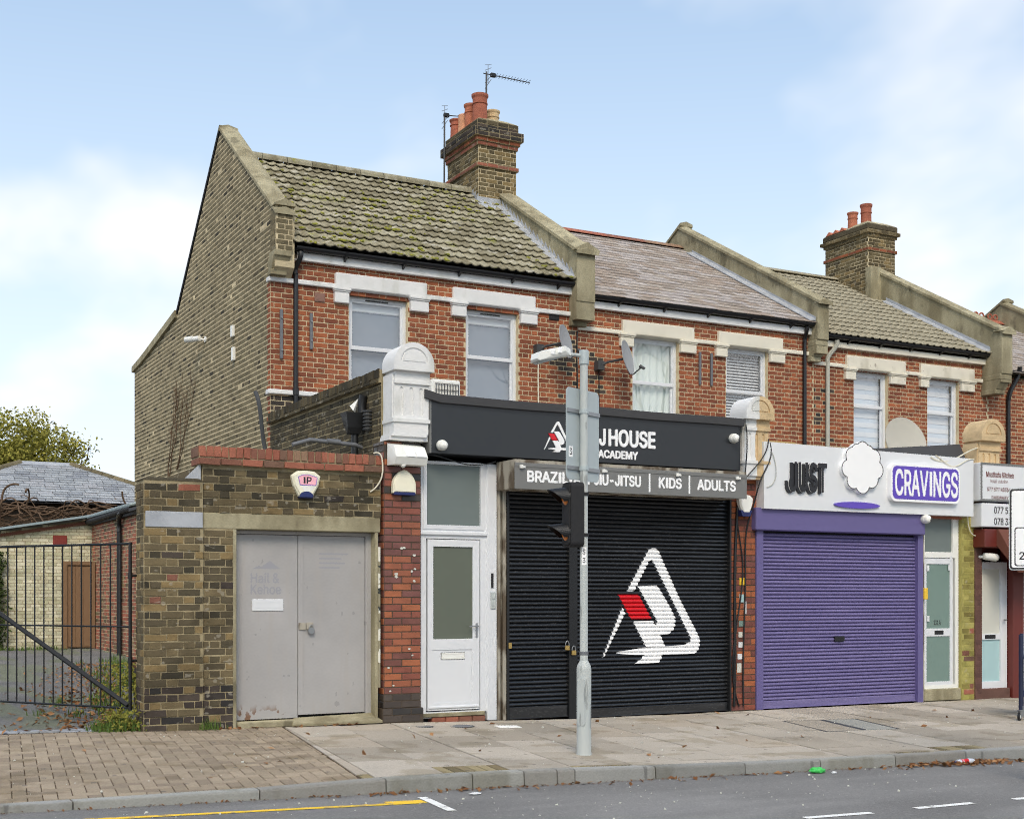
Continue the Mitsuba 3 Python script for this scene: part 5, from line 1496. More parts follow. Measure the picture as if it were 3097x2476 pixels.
# ------------------------------------------------------------------ things fixed to the walls
def bell_box(label, x, z, w, h, y, m, m2, kind):
    k = thing('alarm_box', label, 'alarm box')
    if kind == 'arch':
        poly = Polygon([(x - w / 2, z)] + [(x + w / 2 * math.cos(t) * (1 - .28 * math.sin(t) ** 3), z + .06 + (h - .06) * math.sin(t) ** .9) for t in np.linspace(math.pi, 0, 21)] + [(x + w / 2, z)])
    else:
        poly = Polygon([(x - w / 2, z + h * .80), (x - w * .30, z + h * .97), (x, z + h), (x + w * .30, z + h * .97), (x + w / 2, z + h * .80), (x + w * .42, z + h * .42), (x + w * .22, z), (x - w * .22, z), (x - w * .42, z + h * .42)]).buffer(.008)
    inner = poly.buffer(-.018)
    a, b = np.array(poly.exterior.coords)[:-1], None
    part(k, 'body', join(front(y)(prism(poly, 0, .055)), hull(np.vstack([np.c_[a[:, 0], np.full(len(a), y - .05), a[:, 1]], [(p[0], y - .075, p[1]) for p in np.array(inner.exterior.coords)]]))), m)
    part(k, 'base', cb(x - w * (.46 if kind == 'arch' else .24), x + w * (.46 if kind == 'arch' else .24), y - .07, y, z - .022, z + (.012 if kind == 'arch' else .04), .006), m2)
    return k


ip = bell_box('cream shield alarm box with pink panel reading IP over the grey doors', 4.58, 2.475, .305, .262, -.004, 'm_cream_plastic', 'm_blue', 'shield')
pk_ = Polygon([(4.493, 2.672), (4.535, 2.692), (4.58, 2.697), (4.625, 2.692), (4.70 - .005, 2.672), (4.683, 2.592), (4.511, 2.592)])
part(ip, 'pink_panel', front(-.079)(prism(pk_, 0, .003)), 'm_pink')
part(ip, 'panel_edge', front(-.079)(prism(pk_.buffer(.006).difference(pk_), 0, .004)), 'm_violet')
part(ip, 'lower_panel', front(-.079)(prism(Polygon([(4.515, 2.582), (4.678, 2.582), (4.63, 2.52), (4.56, 2.52)]), 0, .002)), 'm_white_plastic')
part(ip, 'lettering', Frame((4.548, -.082, 2.607), (1, 0, 0))(text('IP', .068, .088, .003, True)), 'm_ink')
part(ip, 'blue_lens', front(-.078)(prism(shapely.affinity.scale(Point(4.58, 2.475).buffer(.075), 1, .62).intersection(rect(4, 5, 2.462, 2.6)), 0, .006)), 'm_blue')
bell_box('cream arched alarm box with blue base on the red pilaster by the white door', 5.715, 2.545, .275, .255, -.02, 'm_cream_plastic', 'm_blue', 'arch')
b3 = bell_box('white and dark blue alarm box among the wires on the right pilaster', 10.43, 2.47, .21, .22, -.05, 'm_white_plastic', 'm_blue', 'shield')
part(b3, 'blue_skirt', hull([(10.335, -.115, 2.50), (10.525, -.115, 2.50), (10.335, -.05, 2.50), (10.525, -.05, 2.50), (10.37, -.115, 2.425), (10.49, -.115, 2.425), (10.36, -.05, 2.425), (10.50, -.05, 2.425)]), 'm_blue')
fl = thing('floodlight', 'grey white security floodlight with twin panels under the white pilaster head', 'security light')
part(fl, 'body', hull([(5.53, -.02, 3.095), (5.93, -.02, 3.085), (5.53, -.02, 2.85), (5.93, -.02, 2.85), (5.55, -.16, 3.06), (5.92, -.16, 3.05), (5.545, -.24, 2.93), (5.925, -.24, 2.93), (5.545, -.20, 2.85), (5.925, -.20, 2.85)]), 'm_white_plastic')
n_ = np.array([0, -.13, -.08]) / np.linalg.norm([0, .13, .08])
for a, b in ((5.665, 5.775), (5.79, 5.905)):
    part(fl, 'lamp_panel', hull([(a, -.166, 3.045), (b, -.166, 3.043), (a, -.243, 2.94), (b, -.243, 2.94), (a, -.174, 3.042), (b, -.174, 3.04), (a, -.251, 2.936), (b, -.251, 2.936)]), 'm_letter_white')
part(fl, 'vent_slots', join([hull([(5.57, -.167 - .012 * i, 3.04 - .021 * i), (5.625, -.167 - .012 * i, 3.04 - .021 * i), (5.57, -.172 - .012 * i, 3.033 - .021 * i), (5.625, -.172 - .012 * i, 3.033 - .021 * i), (5.57, -.16, 3.03 - .021 * i), (5.625, -.16, 3.03 - .021 * i)]) for i in range(1, 5)]), 'm_dark_grey')
part(fl, 'sensor', lathe([(0, .03), (.02, .026), (.03, .01), (.032, -.01)][::-1], (5.655, -.17, 2.845), (0, -.5, -.85), 14), 'm_white_plastic', smooth=True)


def dome_camera(label, c, d, r=.06):
    k = thing('security_camera', label, 'security camera')
    c, d = np.array(c, float), np.array(d, float) / np.linalg.norm(d)
    part(k, 'base', lathe([(r * .95, 0), (r, .015), (r, .05), (r * .92, .06), (0, .06)], c, (0, -1, 0), 20), 'm_white_plastic', smooth=50)
    m = trimesh.creation.icosphere(subdivisions=2, radius=r * .86)
    part(k, 'eyeball', (np.array(m.vertices) + c + [0, -.07, -.005], np.array(m.faces)), 'm_white_plastic', smooth=True)
    part(k, 'lens', lathe([(0, r * .95), (r * .45, r * .9), (r * .5, r * .6)][::-1], c + [0, -.07, -.005], d, 16), 'm_dark_grey')
    return k


dome_camera('white dome camera at the left end of the black fascia board', (6.135, -.12, 3.09), (.9, -.2, -.1))
dome_camera('white dome camera at the right end of the black fascia board', (10.20, -.12, 3.40), (.7, -.7, -.2))
dome_camera('white dome camera at the right end of the purple shutter box', (13.53, -.10, 2.475), (.6, -.8, -.15), .065)
k = thing('security_camera', 'white bullet camera on the tall brick gable', 'security camera')
part(k, 'body', join(lathe([(0, -.19), (.042, -.18), (.045, 0), (.045, .16), (.036, .165), (.036, .15), (0, .15)], (X0 - .16, 7.78, 5.58), (-.35, .93, .04), 16), lathe([(.048, -.02), (.05, .19)], (X0 - .16, 7.78, 5.586), (-.35, .93, .04), 16)), 'm_white_plastic', smooth=40)
part(k, 'bracket', join(tube([(X0, 7.60, 5.56), (X0 - .09, 7.62, 5.56), (X0 - .14, 7.70, 5.58)], .016, 8), lathe([(.0, .02), (.05, .02), (.05, 0)][::-1], (X0, 7.60, 5.56), (-1, 0, 0), 14)), 'm_white_plastic')
k = thing('security_camera', 'white bullet camera over the takeaway door', 'security camera')
part(k, 'body', lathe([(0, -.10), (.05, -.085), (.055, 0), (.055, .10), (.04, .13), (0, .135)], (14.80, -.12, 1.97), (.9, -.35, -.1), 14), 'm_white_plastic', smooth=40)
part(k, 'arm', tube([(14.70, -.02, 1.97), (14.74, -.09, 1.97)], .02, 8), 'm_white_plastic')
for i, (y, z, h, lab) in enumerate(((5.97, 5.40, .17, 'upper white plastic vent strip on the gable'), (5.93, 5.05, .20, 'lower white plastic vent strip on the gable'))):
    whole('wall_vent', cb(X0 - .05, X0 - .005, y - .05, y + .05, z - h / 2, z + h / 2, .006), 'm_white_plastic', lab, 'vent')


def dish(label, c, d, rx, rz, m, arm_to, lnb=True):
    """A satellite dish: shallow bowl, rim, feed arm and bracket."""
    k = thing('satellite_dish', label, 'satellite dish')
    c, d = np.array(c, float), np.array(d, float) / np.linalg.norm(d)
    s = np.cross([0, 0, 1.0], d)
    s /= np.linalg.norm(s)
    u = np.cross(d, s)
    V, F, n, rings = [], [], 28, 6
    for back in (0, 1):
        b0 = len(V)
        for i in range(rings + 1):
            t = i / rings
            for j in range(n):
                a = 2 * np.pi * j / n
                V.append(c + s * rx * t * math.cos(a) + u * rz * t * math.sin(a) + d * (.16 * rx * t * t - .012 * back))
        for i in range(rings):
            for j in range(n):
                q = (j + 1) % n
                a, b, e, f = b0 + i * n + j, b0 + i * n + q, b0 + (i + 1) * n + q, b0 + (i + 1) * n + j
                F += [(a, b, e), (a, e, f)] if not back else [(a, e, b), (a, f, e)]
    o = (rings + 1) * n
    F += [q for j in range(n) for q in ((rings * n + j, rings * n + (j + 1) % n, o + rings * n + (j + 1) % n), (rings * n + j, o + rings * n + (j + 1) % n, o + rings * n + j))]
    part(k, 'reflector', (np.array(V), np.array(F)), m)
    tip = c + d * rx * 1.0 - u * rz * .75
    if lnb:
        part(k, 'feed_arm', tube([c - u * rz * .9 - d * .01, c - u * rz * 1.02 + d * .06, tip], .011, 6), 'm_dark_grey')
        part(k, 'receiver', lathe([(0, -.06), (.022, -.055), (.024, 0), (.03, .03), (0, .04)], tip, c - tip, 12), 'm_dark_grey', smooth=40)
    w = np.array(arm_to, float)
    part(k, 'bracket', join(tube([c - d * .012, c - d * .07, (c - d * .07) * .4 + w * .6 + [0, -.02, .02], w + [0, -.10, 0]], .02, 8), bx(w[0] - .06, w[0] + .06, w[1] - .13, w[1], w[2] - .07, w[2] + .07)), 'm_dark_grey')
    return k


dish('grey satellite dish behind the street lamp on the first house', (10.04, 3.80, 5.28), (.58, -.78, .20), .22, .27, 'm_bowl', (9.78, YF, 5.20))
dish('grey brown satellite dish left of the net curtain window', (11.15, 3.78, 5.13), (.58, -.78, .20), .22, .28, 'm_bowl', (10.88, YF, 5.04))
dish('large pale satellite dish standing on the flat roof behind the white fascia', (14.96, 1.7, 3.80), (-.15, -.93, .30), .37, .41, 'm_pale_dish', (14.96, 2.3, 3.5), False)


def aerial(label, x, y, z0, z1, boom, n, el):
    k = thing('tv_aerial', label, 'aerial')
    part(k, 'mast', tube([(x, y, z0), (x + .01, y, z1)], .016, 8), 'm_dark_grey')
    p = np.array([x, y, z1 - .04])
    q = p + np.array(boom)
    ms = [tube([p - np.array(boom) * .06, q], .009, 6)]
    d = np.array(boom) / np.linalg.norm(boom)
    side = np.cross(d, [0, 0, 1.0])
    for i in range(n):
        c = p + np.array(boom) * (.24 + .75 * i / max(n - 1, 1))
        ms += [tube([c - side * el * .4 + [0, 0, .02], c + side * el * .4 + [0, 0, .02]], .004, 5), tube([c - side * el * .25 + [0, 0, -.02], c + side * el * .25 + [0, 0, -.02]], .004, 5)]
    part(k, 'boom', join(ms), 'm_dark_grey')
    c = p + np.array(boom) * .16
    part(k, 'dipole', cb(c[0] - .05, c[0] + .05, c[1] - .03, c[1] + .03, c[2] - .035, c[2] + .035, .01), 'm_black')
    part(k, 'reflector', join(*[tube([p + np.array(boom) * .05 + [0, -.12, s], p + np.array(boom) * .05 + [0, .12, s * 1.6]], .005, 5) for s in (-.13, -.07, .07, .13)], tube([p + np.array(boom) * .05 + [0, 0, -.16], p + np.array(boom) * .05 + [0, 0, .16]], .006, 5)), 'm_steel')
    return k


aerial('tall television aerial with a long boom behind the chimney pots', 10.33, 7.0, 9.5, 10.60, (.84, -.06, -.02), 12, .16)
aerial('short television aerial strapped to the left side of the tall chimney', 9.80, 7.60, 8.2, 9.98, (.28, -.02, .02), 2, .14)
ac = thing('air_conditioner', 'white air conditioner grille showing above the black fascia', 'air conditioner')
part(ac, 'case', cb(6.95, 7.36, 1.9, 2.2, 3.5, 4.20, .015), 'm_white_plastic')
part(ac, 'grille', join([cb(7.0 + .04 * i, 7.008 + .04 * i, 1.875, 1.89, 3.6, 4.14, .002) for i in range(9)] + [cb(6.99, 7.33, 1.88, 1.888, 3.66 + .08 * i, 3.668 + .08 * i, .002) for i in range(7)]), 'm_dark_grey')
hp = thing('hopper_pipe', 'black rainwater hopper and pipe standing behind the red coping', 'drainpipe')
part(hp, 'hopper', hull([(5.28, .58, 3.50), (5.52, .58, 3.50), (5.28, .78, 3.50), (5.52, .78, 3.50), (5.35, .62, 3.26), (5.46, .62, 3.26), (5.35, .74, 3.26), (5.46, .74, 3.26), (5.31, .60, 3.33), (5.50, .60, 3.33)]), 'm_black')
part(hp, 'pipe', join(tube([(5.42, .68, 3.3), (5.42, .68, 2.5)], .042, 12), tube(bend([(5.49, .62, 3.50), (5.49, .62, 3.62), (5.50, .60, 3.70)]), .05, 12)), 'm_black', smooth=40)
part(hp, 'rubbish', join(hull([(5.38, .62, 3.52), (5.44, .62, 3.66), (5.36, .68, 3.58), (5.42, .66, 3.5)]), hull([(5.46, .6, 3.5), (5.51, .6, 3.65), (5.49, .66, 3.52), (5.47, .65, 3.6)])), 'm_white_plastic')
whole('coiled_duct', join(*[lathe([(.05, -.012), (.062, 0), (.05, .012)], (5.50, .48, 3.30 + .04 * i), (0, 0, 1), 14) for i in range(6)]), 'm_dark_grey', 'ribbed grey duct on the side of the white pilaster head', 'duct')
whole('leaning_pipe', tube(bend([(4.93, 2.9, 4.02), (5.0, 2.86, 3.6), (5.10, 2.80, 3.12), (5.12, 2.75, 3.08)], 5), .026, 8), 'm_dark_grey', 'dark pipe leaning upright against the side wall', 'pipe', smooth=40)
whole('wrapped_pipe', join(tube([(4.55, .30, 3.055), (4.75, .30, 3.12), (5.30, .35, 3.10), (5.40, .42, 3.08)], .024, 10), tube([(4.95, .30, 3.118), (5.1, .31, 3.115)], .03, 10)), 'm_zinc', 'grey wrapped pipe lying along the red brick coping', 'pipe', smooth=40)


def cable(label, pts, r=.008, m='m_black', n=6):
    return whole('cable', tube(bend(pts, n), r, 6), m, label, 'cable', smooth=True)


cable('white cable looping over the right end of the red coping', [(5.36, -.04, 2.97), (5.42, -.075, 2.965), (5.45, -.08, 2.86), (5.44, -.07, 2.70), (5.37, -.03, 2.58), (5.33, -.015, 2.55)], .009, 'm_cable_white')
cable('pale cable hanging down the first house under the satellite dish', [(9.80, YF - .03, 5.14), (9.80, YF - .02, 4.6), (9.81, YF - .02, 4.0), (9.81, YF - .02, 3.6)], .011, 'm_cable_white')
cable('dark cable hanging under the grey brown dish', [(10.90, YF - .02, 5.0), (10.905, YF - .02, 4.5), (10.90, YF - .02, 3.9), (10.90, YF - .02, 3.4)], .008)
cable('black cable down the joint between the first two houses', [(10.50, YF - .02, 5.56), (10.50, YF - .015, 5.0), (10.51, YF - .015, 4.3), (10.50, YF - .015, 3.6)], .012)
cable('dark wire sagging under the left end of the black fascia', [(6.0, -.08, 2.985), (6.15, -.09, 2.965), (6.40, -.08, 2.91), (6.62, -.08, 2.90), (6.85, -.08, 2.95)], .007)
cable('black wire running down the right pilaster head from the camera', [(10.37, -.18, 3.58), (10.38, -.19, 3.3), (10.36, -.19, 3.05), (10.34, -.2, 2.93)], .008)
cable('black wire crossing the half painted pilaster head', [(10.75, -.16, 3.42), (10.68, -.19, 3.25), (10.52, -.2, 3.06), (10.37, -.2, 2.92)], .008)
cable('black cable drooping from pilaster head to the shutter edge', [(10.78, -.15, 3.38), (10.77, -.16, 3.15), (10.62, -.17, 2.90), (10.55, -.12, 2.6), (10.50, -.06, 2.35), (10.48, -.03, 1.8), (10.46, -.03, 1.0), (10.45, -.03, .0)], .010)
cable('thick dark conduit up the right pilaster', [(10.30, -.03, .0), (10.31, -.03, .8), (10.31, -.03, 1.6), (10.33, -.03, 2.2), (10.35, -.05, 2.6)], .018)
cable('black wire kinked beside the thick conduit', [(10.38, -.03, .0), (10.39, -.03, 1.3), (10.43, -.03, 1.9), (10.36, -.04, 2.25), (10.34, -.05, 2.6)], .009)
cable('grey loop of wire on the left of the white fascia', [(10.80, -.17, 3.25), (10.86, -.175, 3.05), (10.82, -.175, 2.86), (10.72, -.165, 2.80)], .005, 'm_grey_pipe')
cable('pale cable loop over the right end of the white fascia', [(14.60, -.10, 3.52), (14.30, -.12, 3.42), (14.05, -.14, 3.32), (13.6, -.17, 3.33)], .010, 'm_cable_white')
cable('pale cable drooping across the white fascia corner', [(14.45, -.16, 3.34), (14.25, -.17, 3.30), (14.02, -.17, 3.22), (13.85, -.17, 3.28), (13.7, -.16, 3.36)], .008, 'm_cable_white')
cable('pale loop of wire hanging by the yellow pilaster', [(14.40, -.05, 2.75), (14.45, -.05, 2.45), (14.55, -.05, 2.28), (14.70, -.05, 2.30), (14.72, -.05, 2.46), (14.60, -.05, 2.52)], .008, 'm_cable_white')
# ------------------------------------------------------------------ lamp post with sign plate and signal
LX, LY = 6.297, -2.926
LZ = float(zp(LX, LY))
lamp = thing('street_lamp', 'pale grey lamp post with wide base standing near the kerb', 'lamp post')
part(lamp, 'base', join(lathe([(.068, -.05), (.068, .80), (.064, .83), (.038, .88)], (LX, LY, LZ), n=28), lathe([(.076, -.02), (.070, .02)], (LX, LY, LZ), n=28)), 'm_galvanised', smooth=30)
fc = Frame((LX, LY, LZ), (.854, -.52, 0))
part(lamp, 'access_door', Frame((LX, LY, LZ), (.52, -.854, 0))(prism(rrect(-.03, .045, .28, .72, .02), .058, .074)), 'm_galvanised')
part(lamp, 'shaft', lathe([(.0375, .87), (.0365, 3.66)], (LX, LY, LZ), n=24), 'm_galvanised', smooth=True)
part(lamp, 'joint_band', lathe([(.038, 0), (.042, .005), (.042, .03), (.038, .035)], (LX, LY, LZ + .93), n=24), 'm_zinc')
part(lamp, 'cap', lathe([(.038, 3.63), (.046, 3.64), (.046, 3.755), (.043, 3.768), (0, 3.772)], (LX, LY, LZ), n=24), 'm_sign_back', smooth=30)
part(lamp, 'bracket', tube([(LX - .02, LY, LZ + 3.72), (LX - .20, LY + .02, LZ + 3.72)], .017, 10), 'm_galvanised', smooth=40)
h = LZ + 3.7
lant = part(lamp, 'lantern', hull([(LX - .17 + dx, LY + dy, h + z) for dx, dy, z in ((0, -.04, .06), (0, .04, .06), (0, -.05, -.0), (0, .05, -.0), (-.08, -.085, .075), (-.08, .085, .075), (-.08, -.09, .03), (-.08, .09, .03), (-.34, -.09, .0), (-.34, .09, .0), (-.35, -.09, -.08), (-.35, .09, -.08), (-.30, -.06, .018), (-.30, .06, .018), (-.06, -.07, -.0), (-.06, .07, .0), (-.365, -.06, -.06), (-.365, .06, -.06))]), 'm_white_plastic')
part(lant, 'diffuser', hull([(LX - .25, LY - .07, h + .0), (LX - .25, LY + .07, h + .0), (LX - .51, LY - .075, h - .08), (LX - .51, LY + .075, h - .08), (LX - .29, LY - .05, h - .035), (LX - .29, LY + .05, h - .035), (LX - .49, LY - .05, h - .10), (LX - .49, LY + .05, h - .10)]), 'm_galvanised')
for o in (.24, .32):
    part(lant, 'lid_clip', cb(LX - .17 - o + .08, LX - .17 - o + .12, LY - .10, LY - .075, h + .0 - (o - .24) * .25, h + .055 - (o - .24) * .25, .006), 'm_letter_white')
sp = thing('road_sign', 'back of a pale grey rounded sign plate clamped to the lamp post', 'road sign')
fs = Frame((LX - .41 * .055, LY + .91 * .055, 0), (.91, .41, 0))
part(sp, 'plate', fs(prism(rrect(-.21, .33, 2.49, 3.345, .05), -.003, .003)), 'm_sign_back')
for z in (2.60, 3.13):
    part(sp, 'rail', fs(prism(rect(-.204, .324, z - .018, z + .018), .003, .02)), 'm_steel')
    part(sp, 'clamp', lathe([(.038, -.02), (.045, -.02), (.045, .02), (.038, .02)], (LX, LY, z), n=20), 'm_sign_back')
part(sp, 'sticker', fs(prism(rect(-.17, -.11, 2.70, 2.80), .003, .0045)), 'm_letter_white')
part(sp, 'sticker_number', Frame(fs.at(-.158, 2.72, .0045), (.91, .41, 0))(text('3', .06, .035, .001, True)), 'm_ink')
part(lamp, 'number_sticker', Frame((LX, LY, 0), (.854, -.52, 0))(prism(rect(-.02, .024, 1.70, 1.865), .034, .039)), 'm_letter_white')
for s, z in (('S', 1.80), ('3', 1.72)):
    part(lamp, 'sticker_letter', Frame((LX - .52 * .039 - .854 * .012, LY - .854 * .039 + .52 * .012, z), (.854, -.52, 0))(text(s, .045, .026, .0012, True)), 'm_ink')

sg = thing('warning_signal', 'black twin amber warning signal with two hoods on the lamp post', 'traffic signal')
df = np.array([-.98, .15, 0]) / np.linalg.norm([.98, .15])
ds = np.array([-df[1], df[0], 0])
c0 = np.array([LX, LY, 0]) + df * .11


def loc(a, s, z):
    return c0 + df * a + ds * s + np.array([0, 0, z])


body = rrect(-.105, .105, 1.865, 2.465, .045)
fsg = Frame(c0, ds if np.cross(ds, [0, 0, 1]) @ df > 0 else -ds)
part(sg, 'housing', join(fsg(prism(body, -.07, .06)), fsg(prism(body.buffer(-.02), .06, .075))), 'm_black_matt')
for z in (2.33, 2.00):
    part(sg, 'lens', lathe([(0, .10), (.05, .095), (.083, .07), (.083, .06)][::-1], loc(0, 0, z), df, 24), 'm_amber', smooth=True, label='amber lens under its hood')
    aa = np.radians(np.linspace(-118, 118, 25))
    V = []
    for r_ in (.092, .087):
        L_ = .06 + .14 * np.clip((np.cos(aa) + .47) / 1.47, 0, 1) ** 1.2
        for e in (0, 1):
            V += [loc(.055 + (l if e else 0), r_ * (1 - .18 * e) * math.sin(a), z + r_ * (1 - .18 * e) * math.cos(a) - .012 * e) for a, l in zip(aa, L_)]
    n = len(aa)
    F = [q for i in range(n - 1) for q in ((i, i + 1, n + i + 1), (i, n + i + 1, n + i), (2 * n + i, 3 * n + i + 1, 2 * n + i + 1), (2 * n + i, 3 * n + i, 3 * n + i + 1), (n + i, n + i + 1, 3 * n + i + 1), (n + i, 3 * n + i + 1, 3 * n + i))]
    part(sg, 'hood', (np.array(V), np.array(F)), 'm_black')
for z in (1.98, 2.36):
    part(sg, 'clamp', lathe([(.038, -.015), (.047, -.015), (.047, .015), (.038, .015)], (LX, LY, z), n=18), 'm_black_matt')

# ------------------------------------------------------------------ gate
G = thing('iron_gate', 'black iron bar gate standing ajar across the side driveway', 'gate')
g0, gd_ = np.array([2.815, .275, 0]), np.array([-.563, .826, 0])
gp = lambda s, z: g0 + gd_ * s + np.array([0, 0, z])
bar = lambda a, b, r, n=6: tube([a, b], r, n)
part(G, 'rail', join(bar(gp(-.02, 1.945), gp(2.7, 1.945), .014)), 'm_black', label='top rail')
part(G, 'rail', bar(gp(0, 1.095), gp(2.7, 1.095), .010), 'm_black')
part(G, 'rail', bar(gp(0, .262), gp(2.7, .262), .012), 'm_black')
part(G, 'stile', bar(gp(0, .24), gp(0, 1.96), .018, 8), 'm_black')
for i in range(1, 20):
    part(G, 'bar', bar(gp(.1365 * i, .262), gp(.1365 * i, 1.945), .0085), 'm_black')
part(G, 'brace', bar(gp(.03, .29), gp(2.7, 1.62), .028, 4), 'm_black', label='diagonal brace')
for z in (.75, 1.62):
    part(G, 'hinge', join(bar(gp(-.005, z), gp(.0, z) + [.07, .0, 0], .014), bar(gp(0, z - .03), gp(0, z + .03), .024, 8)), 'm_black')

# ------------------------------------------------------------------ yard wall, shed and the house behind
YW = thing('yard_wall', 'red brick yard wall with black downpipe behind the gate', 'wall')
pw = Pieces(YW, 'brick', 'brickwork')
wall(YW, 'wall_face', left(5.45), rect(-16.98, -12.4, 0, 3.04), .25, pw, PITCH * 1.05, BL, lambda r: np.stack([rng.random(len(r)), np.where(rng.random(len(r)) < .12, 1.0, 7.0)], 1), 9, rng, v0=0, bsdf='m_masonry')
part(YW, 'eaves_board', bx(5.36, 5.5, 12.3, 17.0, 2.98, 3.10), 'm_black_matt')
part(YW, 'gutter', tube([(5.34, 12.3, 3.10), (5.34, 17.0, 3.06)], .06, 10), 'm_black_matt')
part(YW, 'downpipe', join(tube(bend([(5.34, 13.2, 3.06), (5.34, 13.5, 2.98), (5.38, 13.66, 2.86), (5.38, 13.66, 2.7)], 4), .05), tube([(5.38, 13.66, 2.7), (5.38, 13.66, zd(13.6))], .05, 10)), 'm_black', smooth=40)
cr = [(12.2 + .076 * i) for i in range(64)]
part(YW, 'corrugated_edge', join(*[tube([(5.28, y, 3.16 + .0), (5.9, y, 3.32)], .034, 7) for y in cr]), 'm_corrugated', kind='stuff')
pw.flush()
SH = thing('shed', 'whitewashed brick shed with sloping corrugated roof at the end of the driveway', 'shed')
pw = Pieces(SH, 'brick', 'brickwork')
spoly = Polygon([(1.0, 0), (5.45, 0), (5.45, 3.13), (1.0, 2.36)])
wall(SH, 'front_wall', front(16.98), spoly, .22, pw, .0765, .22, 5, 10, rng, bond='flemish', v0=0, clad=spoly.intersection(rect(2.6, 5.45, .2, 3.0)), jit=.003)
pw.flush()
part(SH, 'red_course', front(16.97)(prism(Polygon([(1.0, 2.26), (5.44, 3.03), (5.44, 3.10), (1.0, 2.33)]), 0, .03)), 'm_masonry', tone=(.3, 7))
part(SH, 'roof_sheet', join(hull([(.8, 16.7, 2.37), (5.55, 16.7, 3.20), (.8, 21, 2.37), (5.55, 21, 3.20), (.8, 16.7, 2.42), (5.55, 16.7, 3.25), (.8, 21, 2.42), (5.55, 21, 3.25)])), 'm_corrugated')
part(SH, 'vent_grille', join(cb(4.60, 4.90, 16.94, 16.98, 2.53, 2.75, .01), *[bx(4.62 + .045 * i, 4.645 + .045 * i, 16.93, 16.95, 2.55, 2.73) for i in range(6)]), 'm_red_vent')
dk = part(SH, 'door', cb(4.84, 5.34, 16.55, 16.6, .26, 2.08, .006), 'm_wood')
part(dk, 'door_frame', join(cb(4.74, 4.84, 16.5, 16.62, .24, 2.16, .008), cb(5.34, 5.43, 16.5, 16.62, .24, 2.16, .008), cb(4.74, 5.43, 16.5, 16.62, 2.08, 2.17, .008)), 'm_wood', label='dark weathered frame of the plank door')
for i in range(3):
    part(dk, 'plank', cb(4.85 + .165 * i, 5.008 + .165 * i, 16.535, 16.552, .28, 2.06, .005), 'm_wood')
whole('white_board', hull([(3.28, 16.3, .25), (3.36, 16.3, .25), (3.28, 16.8, 2.3), (3.34, 16.8, 2.3), (3.28, 16.35, .25), (3.36, 16.35, .25)]), 'm_sign_white', 'white board leaning against the shed at the left edge', 'board')
BH = thing('slate_roofed_building', 'low building with hipped slate roof beyond the shed', 'building')
part(BH, 'wall', bx(2.3, 9.4, 24.3, 28.7, 0, 4.0), 'm_masonry', tone=(.5, 11))
c4 = [np.array(p, float) for p in ((1.9, 23.9, 3.98), (9.8, 23.9, 3.98), (9.8, 29.1, 3.98), (1.9, 29.1, 3.98))]
r5, r6 = np.array([5.15, 26.5, 5.25]), np.array([6.55, 26.5, 5.25])
hr = part(BH, 'roof', (np.array(c4 + [r5, r6]) - [0, 0, .05], np.array([(0, 1, 5), (0, 5, 4), (1, 2, 5), (2, 3, 4), (2, 4, 5), (3, 0, 4)])), 'm_felt')
tb = Pieces(BH, 'slate', 'slates')
V, tt_ = [], []
dn = (r5 - c4[0]) * [0, 1, 1]
Ln = np.linalg.norm(dn)
dn, nn_ = dn / Ln, np.cross([1, 0, 0], dn / Ln)
for r in range(16):
    s0 = r * Ln / 16
    f0, f1 = s0 / Ln, (s0 + Ln / 16) / Ln
    xa, xb = 1.9 + (5.15 - 1.9) * f0, 9.8 - (9.8 - 6.55) * f0
    x = xa - .4 * rng.random()
    while x < xb - .1:
        a, b = max(x, xa), min(x + .40, xb)
        if b - a > .1:
            p0_ = np.array([0, 23.9, 3.98]) + dn * (s0 - .02) + nn_ * (.018 + rng.uniform(0, .01))
            p1_ = np.array([0, 23.9, 3.98]) + dn * (s0 + Ln / 16 + .02) + nn_ * .002
            q = [np.array([a + .006, 0, 0]) + p0_, np.array([b - .006, 0, 0]) + p0_, np.array([b - .006, 0, 0]) + p1_, np.array([a + .006, 0, 0]) + p1_]
            V.append(np.array(q + [z - nn_ * .012 for z in q[:2]]))
            tt_.append((rng.random(), 17))
        x += .40
tb.add(hr, (np.array(V), np.array([(0, 1, 2), (0, 2, 3), (0, 4, 5), (0, 5, 1)])), 'm_masonry', np.array(tt_))
tb.flush()
for a, b in ((c4[0], r5), (c4[1], r6)):
    for i in range(12):
        part(hr, 'hip_tile', tube([a + (b - a) * (i / 12 + .004), a + (b - a) * ((i + 1) / 12)], .09, 8), 'm_masonry', tone=(rng.random(), 0))
part(hr, 'lead_ridge', hull([r5 + [-.1, -.16, -.08], r5 + [-.1, 0, .06], r6 + [.1, -.16, -.08], r6 + [.1, 0, .06], r5 + [-.1, .16, -.08], r6 + [.1, .16, -.08]]), 'm_lead')

# ------------------------------------------------------------------ plants
def tangle(n, box_, length, r, seed, down=-.2):
    g = np.random.default_rng(seed)
    ms = []
    lo, hi = np.array(box_[0]), np.array(box_[1])
    for _ in range(n):
        p = lo + g.random(3) * (hi - lo)
        d = g.normal(size=3) * [1, .35, .12]
        d /= np.linalg.norm(d)
        pts = [p]
        for _ in range(7):
            d = d + g.normal(size=3) * [.3, .15, .30] + [0, 0, down * .2 - 1.5 * max(pts[-1][2] - 3.7, 0)]
            d /= np.linalg.norm(d)
            pts.append(pts[-1] + d * length / 7)
        ms.append(tube(bend(pts, 2), r * g.uniform(.6, 1.5), 4, False))
    return join(ms)


whole('dead_vine', tangle(170, ((2.0, 22.6, 2.95), (8.2, 23.7, 3.75)), 1.7, .020, 3), 'm_vine', 'tangled bare creeper under the eaves of the slate roof', 'creeper', smooth=True)
g = np.random.default_rng(12)
ms = []


